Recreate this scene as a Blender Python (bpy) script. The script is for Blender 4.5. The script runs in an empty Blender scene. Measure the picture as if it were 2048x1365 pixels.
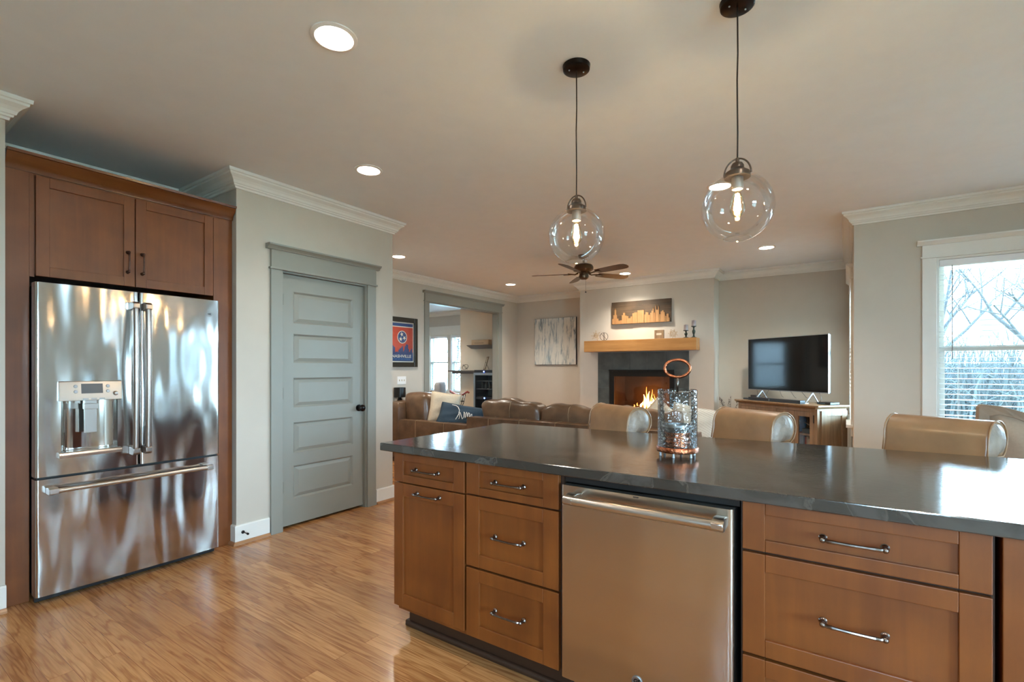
import bpy, bmesh, math, random
from mathutils import Vector, Matrix
random.seed(7)
S = bpy.context.scene
C = S.collection
PI = math.pi

# ------------------------------------------------------------------ camera
cam_d = bpy.data.cameras.new('camera'); cam = bpy.data.objects.new('camera', cam_d); C.objects.link(cam)
cam_d.sensor_width = 36.0; cam_d.lens = 978.0/2048*36; cam_d.shift_y = (737-682.5)/2048
cam_d.clip_start = 0.05; cam_d.clip_end = 200
cam.location = (0, 0, 1.28); cam.rotation_euler = (PI/2, 0, math.radians(34.334))
S.camera = cam
# ------------------------------------------------------------------ world and exposure
S.view_settings.view_transform = 'Standard'; S.view_settings.look = 'None'; S.view_settings.gamma = 1
S.view_settings.use_curve_mapping = False
S.view_settings.exposure = 1.80
W = bpy.data.worlds.new('world'); S.world = W; W.use_nodes = True
_n = W.node_tree.nodes; _n.clear()
_bg = _n.new('ShaderNodeBackground'); _o = _n.new('ShaderNodeOutputWorld')
_g = _n.new('ShaderNodeTexCoord'); _sx = _n.new('ShaderNodeSeparateXYZ'); _r = _n.new('ShaderNodeValToRGB')
_l = W.node_tree.links.new
_l(_g.outputs['Generated'], _sx.inputs[0]); _l(_sx.outputs['Z'], _r.inputs[0])
_r.color_ramp.elements[0].position = 0.0; _r.color_ramp.elements[0].color = (0.50, 0.78, 1.0, 1)
_r.color_ramp.elements[1].position = 0.8; _r.color_ramp.elements[1].color = (0.34, 0.66, 1.0, 1)
_l(_r.outputs[0], _bg.inputs[0]); _bg.inputs[1].default_value = 21.0
_l(_bg.outputs[0], _o.inputs[0])
CAN_POWER = 14.0; SPOT_W = 15.0; LIVING_W = 64.0; PENDANT_W = 2.0
S.cycles.max_bounces = 10; S.cycles.diffuse_bounces = 5; S.cycles.glossy_bounces = 5
S.cycles.transparent_max_bounces = 24; S.cycles.transmission_bounces = 8
S.cycles.sample_clamp_indirect = 4.0
S.cycles.caustics_reflective = False; S.cycles.caustics_refractive = False

def portal(name, loc, rot, sx, sz):
    d = bpy.data.lights.new(name, 'AREA'); d.shape = 'RECTANGLE'; d.size = sx; d.size_y = sz
    d.cycles.is_portal = True
    o = bpy.data.objects.new(name, d); C.objects.link(o); o.location = loc; o.rotation_euler = rot
# area light emits along local -Z
# ------------------------------------------------------------------ mesh helpers
def newbm(): return bmesh.new()
def box(bm, x0, x1, y0, y1, z0, z1):
    v = [bm.verts.new((x, y, z)) for x in (x0, x1) for y in (y0, y1) for z in (z0, z1)]
    for q in ((0,1,3,2),(4,6,7,5),(0,4,5,1),(2,3,7,6),(0,2,6,4),(1,5,7,3)):
        bm.faces.new([v[i] for i in q])
    return v
def prism(bm, pts, axis, a0, a1):
    """extrude polygon pts (u,v) along axis from a0 to a1; u,v are the other two axes in order"""
    def P(u, v, a):
        return {'x': (a, u, v), 'y': (u, a, v), 'z': (u, v, a)}[axis]
    A = [bm.verts.new(P(u, v, a0)) for u, v in pts]; B = [bm.verts.new(P(u, v, a1)) for u, v in pts]
    n = len(pts)
    for i in range(n): bm.faces.new((A[i], A[(i+1) % n], B[(i+1) % n], B[i]))
    bm.faces.new(A[::-1]); bm.faces.new(B)
    return A + B
def lathe(bm, prof, seg=24, c=(0,0,0), close=False):
    rings = []
    for r, z in prof:
        if r < 1e-6: rings.append([bm.verts.new((c[0], c[1], c[2]+z))])
        else: rings.append([bm.verts.new((c[0]+r*math.cos(2*PI*k/seg), c[1]+r*math.sin(2*PI*k/seg), c[2]+z)) for k in range(seg)])
    pairs = list(zip(rings, rings[1:]))
    if close: pairs.append((rings[-1], rings[0]))
    for a, b in pairs:
        for k in range(seg):
            k2 = (k+1) % seg
            if len(a) == 1 and len(b) == 1: continue
            if len(a) == 1: bm.faces.new((a[0], b[k2], b[k]))
            elif len(b) == 1: bm.faces.new((a[k], a[k2], b[0]))
            else: bm.faces.new((a[k], a[k2], b[k2], b[k]))
def tube(bm, pts, r, seg=8, cyc=False, caps=True):
    pts = [Vector(p) for p in pts]; n = len(pts)
    rr = r if isinstance(r, (list, tuple)) else [r]*n
    rings = []; up = None
    for i, p in enumerate(pts):
        if cyc: t = pts[(i+1) % n] - pts[i-1]
        else: t = pts[min(i+1, n-1)] - pts[max(i-1, 0)]
        t.normalize()
        if up is None:
            up = Vector((0,0,1)) if abs(t.z) < 0.9 else Vector((1,0,0))
        u = t.cross(up)
        if u.length < 1e-5: u = t.cross(Vector((0,1,0)))
        u.normalize(); w = u.cross(t); up = w
        rings.append([bm.verts.new(p + rr[i]*(math.cos(2*PI*k/seg)*u + math.sin(2*PI*k/seg)*w)) for k in range(seg)])
    for i in range(n if cyc else n-1):
        a, b = rings[i], rings[(i+1) % n]
        for k in range(seg): bm.faces.new((a[k], a[(k+1) % seg], b[(k+1) % seg], b[k]))
    if caps and not cyc:
        bm.faces.new(rings[0][::-1]); bm.faces.new(rings[-1])
def sphere(bm, c, r, seg=16, rg=10, sc=(1,1,1)):
    prof = [(r*math.sin(PI*i/rg), -r*math.cos(PI*i/rg)) for i in range(rg+1)]
    n0 = len(bm.verts); bm.verts.ensure_lookup_table()
    lathe(bm, prof, seg)
    bm.verts.ensure_lookup_table()
    for v in bm.verts[n0:]:
        v.co = Vector((v.co.x*sc[0]+c[0], v.co.y*sc[1]+c[1], v.co.z*sc[2]+c[2]))
def pillow_bm(bm, w, h, t, n=14, pinch=0.75):
    """soft cushion, centre at origin, width x, height z, thickness y"""
    def pt(i, j, s):
        u = -1+2*i/n; v = -1+2*j/n
        e = max(0, (1-abs(u)**3.2))*max(0, (1-abs(v)**3.2))
        k = 1-0.07*(1-abs(v))*abs(u)**3*pinch; k2 = 1-0.07*(1-abs(u))*abs(v)**3*pinch
        wr = 0.010*math.sin(5*u+3*v)+0.008*math.sin(9*v-4*u)
        return (u*w/2*k, s*(t/2*e**0.55 + wr*e*(t/0.15)), v*h/2*k2)
    g = {}
    for s in (1, -1):
        for i in range(n+1):
            for j in range(n+1):
                edge = i in (0, n) or j in (0, n)
                key = (i, j, 0 if edge else s)
                if key not in g: g[key] = bm.verts.new(pt(i, j, s))
        for i in range(n):
            for j in range(n):
                def q(a, b): return g[(a, b, 0 if (a in (0, n) or b in (0, n)) else s)]
                f = [q(i, j), q(i+1, j), q(i+1, j+1), q(i, j+1)]
                bm.faces.new(f if s < 0 else f[::-1])
def soft_box(bm, x0, x1, y0, y1, z0, z1, puff=0.03, n=6, rnd=0.04):
    """upholstered block: rounded superellipsoid-ish box with puffed faces"""
    cx, cy, cz = (x0+x1)/2, (y0+y1)/2, (z0+z1)/2; hx, hy, hz = (x1-x0)/2, (y1-y0)/2, (z1-z0)/2
    st = len(bm.verts)
    r = bmesh.ops.create_cube(bm, size=2.0)
    vs = r['verts']
    es = list({e for v in vs for e in v.link_edges})
    bmesh.ops.subdivide_edges(bm, edges=es, cuts=n*2-1, use_grid_fill=True)
    bm.verts.ensure_lookup_table()
    for v in list(bm.verts)[st:]:
        x, y, z = v.co
        px, py, pz = x*hx, y*hy, z*hz
        ix = max(-(hx-rnd), min(hx-rnd, px)); iy = max(-(hy-rnd), min(hy-rnd, py)); iz = max(-(hz-rnd), min(hz-rnd, pz))
        d = Vector((px-ix, py-iy, pz-iz))
        if d.length > 1e-6: d = d.normalized()*rnd
        o = Vector((ix, iy, iz)) + d
        fx, fy, fz = 1-x*x, 1-y*y, 1-z*z
        o += Vector((x*puff*fy*fz if abs(x) > .99 else 0, y*puff*fx*fz if abs(y) > .99 else 0, z*puff*fx*fy if abs(z) > .99 else 0))
        v.co = o + Vector((cx, cy, cz))
def xform(bm, M, start=0):
    bm.verts.ensure_lookup_table()
    for v in bm.verts[start:]: v.co = M @ v.co
def obj(name, bm, m, parent=None, smooth=False, bevel=0.0, seg=2, loc=None, rot=None, sub=0):
    bmesh.ops.recalc_face_normals(bm, faces=bm.faces[:])
    me = bpy.data.meshes.new(name); bm.to_mesh(me); bm.free()
    o = bpy.data.objects.new(name, me); C.objects.link(o)
    if isinstance(m, (list, tuple)):
        for x in m: me.materials.append(x)
    elif m: me.materials.append(m)
    if smooth:
        me.polygons.foreach_set('use_smooth', [True]*len(me.polygons))
        if smooth == 'auto':
            me.set_sharp_from_angle(angle=math.radians(38))
    if bevel:
        b = o.modifiers.new('bevel', 'BEVEL'); b.width = bevel; b.segments = seg; b.limit_method = 'ANGLE'; b.angle_limit = math.radians(35)
        b.harden_normals = False
    if sub:
        s_ = o.modifiers.new('sub', 'SUBSURF'); s_.levels = sub; s_.render_levels = sub
    if parent: o.parent = parent
    if loc: o.location = loc
    if rot: o.rotation_euler = rot
    return o
def tag(o, label, cat, group=None, kind=None):
    o['label'] = label; o['category'] = cat
    if group: o['group'] = group
    if kind: o['kind'] = kind
    return o
def thing(name, label, cat, loc=(0,0,0), rotz=0, group=None):
    o = bpy.data.objects.new(name, None); C.objects.link(o); o.empty_display_size = 0.1
    o.location = loc; o.rotation_euler = (0, 0, rotz)
    return tag(o, label, cat, group)
def struct(name, bm, m, bevel=0, smooth=False, parent=None):
    o = obj(name, bm, m, parent=parent, bevel=bevel, smooth=smooth)
    if not parent: o['kind'] = 'structure'
    return o
def sroot(name, loc=(0,0,0), rotz=0):
    o = bpy.data.objects.new(name, None); C.objects.link(o); o.location = loc; o.rotation_euler = (0,0,rotz); o['kind'] = 'structure'
    return o
def copy_tree(o, parent=None):
    c = o.copy(); C.objects.link(c)
    if parent: c.parent = parent
    for ch in o.children: copy_tree(ch, c)
    return c
def text_obj(name, s, size, m, parent, loc, rot, depth=0.001, align='CENTER', space=1.0, bold=0.0, fit=None):
    cu = bpy.data.curves.new(name, 'FONT'); cu.body = s; cu.size = size; cu.extrude = depth; cu.align_x = align; cu.align_y = 'CENTER'
    cu.space_character = space; cu.offset = bold; cu.resolution_u = 3
    t = bpy.data.objects.new(name, cu); C.objects.link(t)
    dg = bpy.context.evaluated_depsgraph_get(); dg.update()
    me = bpy.data.meshes.new_from_object(t.evaluated_get(dg)); bpy.data.objects.remove(t)
    if fit:
        w = max(v.co.x for v in me.vertices)-min(v.co.x for v in me.vertices)
        for v in me.vertices: v.co.x *= fit/w
    o = bpy.data.objects.new(name, me); C.objects.link(o); me.materials.clear(); me.materials.append(m)
    o.parent = parent; o.location = loc; o.rotation_euler = rot
    return o

# ------------------------------------------------------------------ materials
def mat(name, col, rough=0.5, metal=0.0, var=0.0, vscale=8.0, bump=0.0, bscale=60.0, coat=0.0, spec=0.5, stretch=(1,1,1), emis=None, estr=0, aniso=0.0, sheen=0.0):
    m = bpy.data.materials.new(name); m.use_nodes = True
    nt = m.node_tree; N = nt.nodes; L = nt.links.new; b = N['Principled BSDF']
    b.inputs['Base Color'].default_value = (*col, 1); b.inputs['Roughness'].default_value = rough
    b.inputs['Metallic'].default_value = metal; b.inputs['Specular IOR Level'].default_value = spec
    b.inputs['Coat Weight'].default_value = coat; b.inputs['Coat Roughness'].default_value = 0.12
    if aniso: b.inputs['Anisotropic'].default_value = aniso
    if sheen: b.inputs['Sheen Weight'].default_value = sheen
    if emis: b.inputs['Emission Color'].default_value = (*emis, 1); b.inputs['Emission Strength'].default_value = estr
    tc = N.new('ShaderNodeTexCoord'); mp = N.new('ShaderNodeMapping'); mp.inputs['Scale'].default_value = stretch
    L(tc.outputs['Object'], mp.inputs[0])
    nz = N.new('ShaderNodeTexNoise'); nz.inputs['Scale'].default_value = vscale; nz.inputs['Detail'].default_value = 5
    L(mp.outputs[0], nz.inputs['Vector'])
    rp = N.new('ShaderNodeValToRGB')
    v = max(var, 0.015)
    rp.color_ramp.elements[0].position = .3; rp.color_ramp.elements[1].position = .7
    rp.color_ramp.elements[0].color = (*[c*(1-v) for c in col], 1); rp.color_ramp.elements[1].color = (*[min(1, c*(1+v)) for c in col], 1)
    L(nz.outputs['Fac'], rp.inputs[0]); L(rp.outputs[0], b.inputs['Base Color'])
    if bump:
        n2 = N.new('ShaderNodeTexNoise'); n2.inputs['Scale'].default_value = bscale; n2.inputs['Detail'].default_value = 3
        L(mp.outputs[0], n2.inputs['Vector'])
        bp = N.new('ShaderNodeBump'); bp.inputs['Strength'].default_value = bump; bp.inputs['Distance'].default_value = 0.01
        L(n2.outputs['Fac'], bp.inputs['Height']); L(bp.outputs[0], b.inputs['Normal'])
    return m
def glass_mat(name, tint=(1,1,1), refl=0.12, rough=0.0, bump=0.0, bscale=30, edge=0.75):
    """thin clear glass: see-through with a fresnel reflection"""
    m = bpy.data.materials.new(name); m.use_nodes = True; nt = m.node_tree; N = nt.nodes; L = nt.links.new; N.clear()
    o = N.new('ShaderNodeOutputMaterial'); mx = N.new('ShaderNodeMixShader'); t = N.new('ShaderNodeBsdfTransparent'); g = N.new('ShaderNodeBsdfGlossy')
    t.inputs[0].default_value = (*tint, 1); g.inputs['Roughness'].default_value = rough
    f = N.new('ShaderNodeLayerWeight'); f.inputs[0].default_value = refl*2.2
    mth = N.new('ShaderNodeMath'); mth.operation = 'MULTIPLY_ADD'; mth.inputs[1].default_value = edge; mth.inputs[2].default_value = refl*0.25
    L(f.outputs['Fresnel'], mth.inputs[0]); L(mth.outputs[0], mx.inputs[0]); L(t.outputs[0], mx.inputs[1]); L(g.outputs[0], mx.inputs[2]); L(mx.outputs[0], o.inputs[0])
    if bump:
        tc = N.new('ShaderNodeTexCoord'); n2 = N.new('ShaderNodeTexVoronoi'); n2.inputs['Scale'].default_value = bscale
        n3 = N.new('ShaderNodeTexNoise'); n3.inputs['Scale'].default_value = bscale*.6
        L(tc.outputs['Object'], n2.inputs['Vector']); L(tc.outputs['Object'], n3.inputs['Vector'])
        ad = N.new('ShaderNodeMath'); ad.operation = 'ADD'; L(n2.outputs['Distance'], ad.inputs[0]); L(n3.outputs['Fac'], ad.inputs[1])
        bp = N.new('ShaderNodeBump'); bp.inputs['Strength'].default_value = bump; bp.inputs['Distance'].default_value = 0.01
        L(ad.outputs[0], bp.inputs['Height']); L(bp.outputs[0], g.inputs['Normal']); L(bp.outputs[0], f.inputs['Normal'])
    return m
def emit_mat(name, col, s):
    m = bpy.data.materials.new(name); m.use_nodes = True; N = m.node_tree.nodes; N.clear()
    o = N.new('ShaderNodeOutputMaterial'); e = N.new('ShaderNodeEmission'); e.inputs[0].default_value = (*col, 1); e.inputs[1].default_value = s
    m.node_tree.links.new(e.outputs[0], o.inputs[0]); return m
def wood_mat(name, dark, light, rough=0.35, scale=2.0, grain_axis='z', coat=0.3, contrast=1.0, mottle=0.5):
    """stained timber: long grain, mottling"""
    m = bpy.data.materials.new(name); m.use_nodes = True; nt = m.node_tree; N = nt.nodes; L = nt.links.new; b = N['Principled BSDF']
    tc = N.new('ShaderNodeTexCoord'); mp = N.new('ShaderNodeMapping')
    s = {'x': (0.6, 9, 9), 'y': (9, .6, 9), 'z': (9, 9, .6)}[grain_axis]
    mp.inputs['Scale'].default_value = tuple(k*scale for k in s); L(tc.outputs['Object'], mp.inputs[0])
    n1 = N.new('ShaderNodeTexNoise'); n1.inputs['Scale'].default_value = 2.2; n1.inputs['Detail'].default_value = 8; n1.inputs['Roughness'].default_value = .65; n1.inputs['Distortion'].default_value = .6
    L(mp.outputs[0], n1.inputs['Vector'])
    n2 = N.new('ShaderNodeTexNoise'); n2.inputs['Scale'].default_value = 5.0; n2.inputs['Detail'].default_value = 4; L(tc.outputs['Object'], n2.inputs['Vector'])
    mx = N.new('ShaderNodeMix'); mx.data_type = 'FLOAT'; mx.inputs[0].default_value = mottle
    L(n1.outputs['Fac'], mx.inputs[2]); L(n2.outputs['Fac'], mx.inputs[3])
    rp = N.new('ShaderNodeValToRGB'); rp.color_ramp.elements[0].position = .5-.2/contrast; rp.color_ramp.elements[1].position = .5+.2/contrast
    rp.color_ramp.elements[0].color = (*dark, 1); rp.color_ramp.elements[1].color = (*light, 1)
    L(mx.outputs[0], rp.inputs[0]); L(rp.outputs[0], b.inputs['Base Color'])
    b.inputs['Roughness'].default_value = rough; b.inputs['Coat Weight'].default_value = coat; b.inputs['Coat Roughness'].default_value = .18
    bp = N.new('ShaderNodeBump'); bp.inputs['Strength'].default_value = .06; bp.inputs['Distance'].default_value = .003
    L(n1.outputs['Fac'], bp.inputs['Height']); L(bp.outputs[0], b.inputs['Normal'])
    return m
def floor_mat():
    m = bpy.data.materials.new('oak_floor'); m.use_nodes = True; nt = m.node_tree; N = nt.nodes; L = nt.links.new; b = N['Principled BSDF']
    tc = N.new('ShaderNodeTexCoord')
    br = N.new('ShaderNodeTexBrick'); br.offset = 0.37; br.offset_frequency = 2; br.squash = 1
    br.inputs['Scale'].default_value = 1; br.inputs['Brick Width'].default_value = 1.35; br.inputs['Row Height'].default_value = .083
    br.inputs['Mortar Size'].default_value = .0010; br.inputs['Mortar Smooth'].default_value = .3; br.inputs['Bias'].default_value = 0
    br.inputs['Color1'].default_value = (0, 0, 0, 1); br.inputs['Color2'].default_value = (1, 1, 1, 1); br.inputs['Mortar'].default_value = (.5, .5, .5, 1)
    L(tc.outputs['Object'], br.inputs['Vector'])
    # per plank offset of the grain
    cmb = N.new('ShaderNodeVectorMath'); cmb.operation = 'MULTIPLY_ADD'
    cmb.inputs[1].default_value = (37, 11, 5); L(br.outputs['Color'], cmb.inputs[0]); L(tc.outputs['Object'], cmb.inputs[2])
    mp = N.new('ShaderNodeMapping'); mp.inputs['Scale'].default_value = (1.1, 15, 1); L(cmb.outputs[0], mp.inputs[0])
    n0 = N.new('ShaderNodeTexNoise'); n0.inputs['Scale'].default_value = .9; n0.inputs['Detail'].default_value = 3; n0.inputs['Distortion'].default_value = .4; L(mp.outputs[0], n0.inputs['Vector'])
    wv = N.new('ShaderNodeMath'); wv.operation = 'MULTIPLY'; wv.inputs[1].default_value = 46; L(n0.outputs['Fac'], wv.inputs[0])
    sn = N.new('ShaderNodeMath'); sn.operation = 'SINE'; L(wv.outputs[0], sn.inputs[0])
    fr = N.new('ShaderNodeMath'); fr.operation = 'MULTIPLY_ADD'; fr.inputs[1].default_value = .5; fr.inputs[2].default_value = .5; L(sn.outputs[0], fr.inputs[0])
    pw = N.new('ShaderNodeMath'); pw.operation = 'POWER'; pw.inputs[1].default_value = 4; L(fr.outputs[0], pw.inputs[0])
    mp2 = N.new('ShaderNodeMapping'); mp2.inputs['Scale'].default_value = (7, 120, 1); L(cmb.outputs[0], mp2.inputs[0])
    n1 = N.new('ShaderNodeTexNoise'); n1.inputs['Scale'].default_value = 1; n1.inputs['Detail'].default_value = 4; L(mp2.outputs[0], n1.inputs['Vector'])
    n2 = N.new('ShaderNodeTexNoise'); n2.inputs['Scale'].default_value = 1.3; n2.inputs['Detail'].default_value = 2; L(tc.outputs['Object'], n2.inputs['Vector'])
    base = N.new('ShaderNodeValToRGB'); base.color_ramp.elements[0].color = (.42, .185, .066, 1); base.color_ramp.elements[1].color = (.60, .30, .115, 1)
    base.color_ramp.elements[0].position = .0; base.color_ramp.elements[1].position = 1
    L(br.outputs['Color'], base.inputs[0])
    m1 = N.new('ShaderNodeMix'); m1.data_type = 'RGBA'; m1.blend_type = 'MULTIPLY'
    gm = N.new('ShaderNodeMath'); gm.operation = 'MULTIPLY'; gm.inputs[1].default_value = .62; L(pw.outputs[0], gm.inputs[0])
    L(gm.outputs[0], m1.inputs[0]); L(base.outputs[0], m1.inputs[6]); m1.inputs[7].default_value = (.50, .36, .24, 1)
    m2 = N.new('ShaderNodeMix'); m2.data_type = 'RGBA'; m2.blend_type = 'MULTIPLY'
    r2 = N.new('ShaderNodeValToRGB'); r2.color_ramp.elements[0].position = .35; r2.color_ramp.elements[1].position = .6
    r2.color_ramp.elements[0].color = (.6, .5, .42, 1); r2.color_ramp.elements[1].color = (1, 1, 1, 1); L(n1.outputs['Fac'], r2.inputs[0])
    m2.inputs[0].default_value = .5; L(m1.outputs[2], m2.inputs[6]); L(r2.outputs[0], m2.inputs[7])
    m3 = N.new('ShaderNodeMix'); m3.data_type = 'RGBA'; m3.blend_type = 'MULTIPLY'; L(br.outputs['Fac'], m3.inputs[0])
    L(m2.outputs[2], m3.inputs[6]); m3.inputs[7].default_value = (.45, .32, .22, 1)
    L(m3.outputs[2], b.inputs['Base Color'])
    b.inputs['Roughness'].default_value = .27; b.inputs['Coat Weight'].default_value = .35; b.inputs['Coat Roughness'].default_value = .13
    bp = N.new('ShaderNodeBump'); bp.inputs['Strength'].default_value = .12; bp.inputs['Distance'].default_value = .002
    ad = N.new('ShaderNodeMath'); ad.operation = 'ADD'; L(n1.outputs['Fac'], ad.inputs[0]); L(n2.outputs['Fac'], ad.inputs[1])
    L(ad.outputs[0], bp.inputs['Height']); L(bp.outputs[0], b.inputs['Normal'])
    return m
def steel_mat(name, col=(.50, .48, .455), rough=.15, wav=.24, wscale=(3.0, 1.0, .85), brush=.02, aniso=.5, fine=(2, 2, 260)):
    """brushed stainless sheet, gently dented so that reflections wander"""
    m = bpy.data.materials.new(name); m.use_nodes = True; nt = m.node_tree; N = nt.nodes; L = nt.links.new; b = N['Principled BSDF']
    b.inputs['Base Color'].default_value = (*col, 1); b.inputs['Metallic'].default_value = 1; b.inputs['Roughness'].default_value = rough
    tc = N.new('ShaderNodeTexCoord'); mp = N.new('ShaderNodeMapping'); mp.inputs['Scale'].default_value = wscale; L(tc.outputs['Object'], mp.inputs[0])
    n1 = N.new('ShaderNodeTexNoise'); n1.inputs['Scale'].default_value = 2.2; n1.inputs['Detail'].default_value = 0.6; L(mp.outputs[0], n1.inputs['Vector'])
    mp2 = N.new('ShaderNodeMapping'); mp2.inputs['Scale'].default_value = fine; L(tc.outputs['Object'], mp2.inputs[0])
    n2 = N.new('ShaderNodeTexNoise'); n2.inputs['Scale'].default_value = 3; n2.inputs['Detail'].default_value = 2; L(mp2.outputs[0], n2.inputs['Vector'])
    b1 = N.new('ShaderNodeBump'); b1.inputs['Strength'].default_value = wav; b1.inputs['Distance'].default_value = .12; L(n1.outputs['Fac'], b1.inputs['Height'])
    b2 = N.new('ShaderNodeBump'); b2.inputs['Strength'].default_value = brush; b2.inputs['Distance'].default_value = .002; L(n2.outputs['Fac'], b2.inputs['Height'])
    L(b1.outputs[0], b2.inputs['Normal']); L(b2.outputs[0], b.inputs['Normal'])
    b.inputs['Anisotropic'].default_value = aniso
    return m
def granite_mat():
    m = bpy.data.materials.new('leathered_granite'); m.use_nodes = True; nt = m.node_tree; N = nt.nodes; L = nt.links.new; b = N['Principled BSDF']
    tc = N.new('ShaderNodeTexCoord')
    n1 = N.new('ShaderNodeTexNoise'); n1.inputs['Scale'].default_value = 3; n1.inputs['Detail'].default_value = 9; n1.inputs['Distortion'].default_value = 1.4; L(tc.outputs['Object'], n1.inputs['Vector'])
    rp = N.new('ShaderNodeValToRGB'); e = rp.color_ramp.elements; e[0].position = .38; e[0].color = (.024, .022, .019, 1); e[1].position = .60; e[1].color = (.055, .050, .044, 1)
    q = rp.color_ramp.elements.new(.505); q.color = (.028, .026, .022, 1); q2 = rp.color_ramp.elements.new(.515); q2.color = (.07, .062, .052, 1); q3 = rp.color_ramp.elements.new(.53); q3.color = (.034, .031, .027, 1)
    L(n1.outputs['Fac'], rp.inputs[0]); L(rp.outputs[0], b.inputs['Base Color'])
    b.inputs['Roughness'].default_value = .11; b.inputs['Specular IOR Level'].default_value = .8; b.inputs['IOR'].default_value = 1.6
    mp = N.new('ShaderNodeMapping'); mp.inputs['Scale'].default_value = (20, 70, 20); L(tc.outputs['Object'], mp.inputs[0])
    n2 = N.new('ShaderNodeTexNoise'); n2.inputs['Scale'].default_value = 1.5; n2.inputs['Detail'].default_value = 4; L(mp.outputs[0], n2.inputs['Vector'])
    bp = N.new('ShaderNodeBump'); bp.inputs['Strength'].default_value = .10; bp.inputs['Distance'].default_value = .004; L(n2.outputs['Fac'], bp.inputs['Height']); L(bp.outputs[0], b.inputs['Normal'])
    return m
def canvas_mat():
    m = bpy.data.materials.new('abstract_painting'); m.use_nodes = True; nt = m.node_tree; N = nt.nodes; L = nt.links.new; b = N['Principled BSDF']
    tc = N.new('ShaderNodeTexCoord'); mp = N.new('ShaderNodeMapping'); mp.inputs['Scale'].default_value = (15, 1, 2.3); L(tc.outputs['Object'], mp.inputs[0])
    n1 = N.new('ShaderNodeTexNoise'); n1.inputs['Scale'].default_value = 1; n1.inputs['Detail'].default_value = 6; n1.inputs['Roughness'].default_value = .7; n1.inputs['Distortion'].default_value = .5; L(mp.outputs[0], n1.inputs['Vector'])
    rp = N.new('ShaderNodeValToRGB'); e = rp.color_ramp.elements; e[0].position = .33; e[0].color = (.07, .09, .10, 1); e[1].position = .52; e[1].color = (.62, .61, .55, 1)
    q = e.new(.42); q.color = (.28, .33, .35, 1)
    L(n1.outputs['Fac'], rp.inputs[0])
    n2 = N.new('ShaderNodeTexNoise'); n2.inputs['Scale'].default_value = 2.2; L(tc.outputs['Object'], n2.inputs['Vector'])
    r2 = N.new('ShaderNodeValToRGB'); r2.color_ramp.elements[0].position = .6; r2.color_ramp.elements[1].position = .7; r2.color_ramp.elements[0].color = (0, 0, 0, 1); r2.color_ramp.elements[1].color = (.6, .6, .6, 1)
    L(n2.outputs['Fac'], r2.inputs[0])
    mx = N.new('ShaderNodeMix'); mx.data_type = 'RGBA'; L(r2.outputs[0], mx.inputs[0]); L(rp.outputs[0], mx.inputs[6]); mx.inputs[7].default_value = (.30, .42, .48, 1)
    L(mx.outputs[2], b.inputs['Base Color']); b.inputs['Roughness'].default_value = .7
    return m
M = {}
M['wall'] = mat('greige_wall_paint', (.535, .485, .41), .75, var=.01, bump=.03, bscale=120)
M['ceiling'] = mat('ceiling_paint_daylight_tint', (.77, .82, .85), .85, var=.01, bump=.04, bscale=90)  # blue cast of daylight mixed into the paint colour
M['trim'] = mat('white_trim_paint', (.74, .73, .68), .4, var=.01)
M['peach'] = mat('study_wall_paint', (.66, .57, .44), .75, var=.01)
M['door'] = mat('grey_green_door_paint', (.262, .262, .228), .42, var=.01)
M['floor'] = floor_mat()
M['shoe'] = wood_mat('oak_shoe_mould', (.30, .13, .05), (.42, .21, .09), .3, 2, 'y')
M['cab'] = wood_mat('maple_stain', (.122, .030, .004), (.225, .064, .009), .45, 1.2, 'z', coat=.08, mottle=.6)
M['cabx'] = wood_mat('maple_stain_horizontal', (.115, .038, .011), (.205, .076, .024), .34, 1.2, 'x', coat=.35, mottle=.55)
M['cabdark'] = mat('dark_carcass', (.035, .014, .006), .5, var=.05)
M['crownwood'] = wood_mat('maple_crown_stain', (.095, .025, .006), (.17, .05, .012), .22, 1.2, 'x', coat=.6)
M['steel'] = steel_mat('fridge_stainless')
M['steel_dw'] = steel_mat('dishwasher_stainless', (.52, .46, .39), .24, .13, (2.4, 1, .25), .015, .6)
M['handle_steel'] = steel_mat('handle_stainless', (.52, .48, .44), .28, .0, (1, 1, 1), .01, .3)
M['fridge_handle'] = steel_mat('fridge_handle_steel', (.36, .31, .275), .28, .0, (1, 1, 1), .01, .3)
M['black'] = mat('black_plastic', (.012, .012, .012), .35)
M['gap'] = mat('dark_gap', (.01, .012, .012), .6)
M['bronze'] = mat('oil_rubbed_bronze', (.022, .018, .017), .28, .9, var=.2, vscale=30)
M['pull'] = mat('antique_pewter_pull', (.22, .18, .16), .24, 1.0, var=.25, vscale=25)
M['pullred'] = mat('copper_bronze_pull', (.10, .05, .035), .3, .9, var=.2, vscale=30)
M['granite'] = granite_mat()
M['leather'] = mat('brown_sofa_leather', (.120, .068, .036), .33, var=.35, vscale=7, bump=.25, bscale=28, coat=.15)
M['thread'] = mat('tan_stitching', (.42, .32, .2), .7)
M['stool'] = mat('tan_stool_leather', (.29, .168, .085), .30, var=.25, vscale=6, bump=.08, bscale=22, coat=.2)
M['stoolcap'] = mat('greyish_stool_leather', (.25, .20, .155), .45, var=.3, vscale=18, bump=.6, bscale=26, coat=.05)  # roll ends: greyer and blotchier than the tan leather
M['stoolleg'] = mat('espresso_leg_wood', (.03, .018, .012), .3, var=.1)
M['glass'] = glass_mat('window_glass', (1, 1, 1), .06)
M['globe'] = glass_mat('clear_globe_glass', (.985, .985, .985), .13, edge=.42)
M['hammered'] = glass_mat('hammered_glass', (.95, .96, .96), .11, .05, .20, 80)
M['blind'] = mat('white_blind_slat', (.82, .84, .86), .5)
M['copper'] = mat('hammered_copper', (.40, .13, .06), .25, 1.0, var=.35, vscale=40, bump=.3, bscale=120)
M['brushnickel'] = mat('antique_nickel', (.15, .12, .10), .3, 1.0, var=.1)
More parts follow.
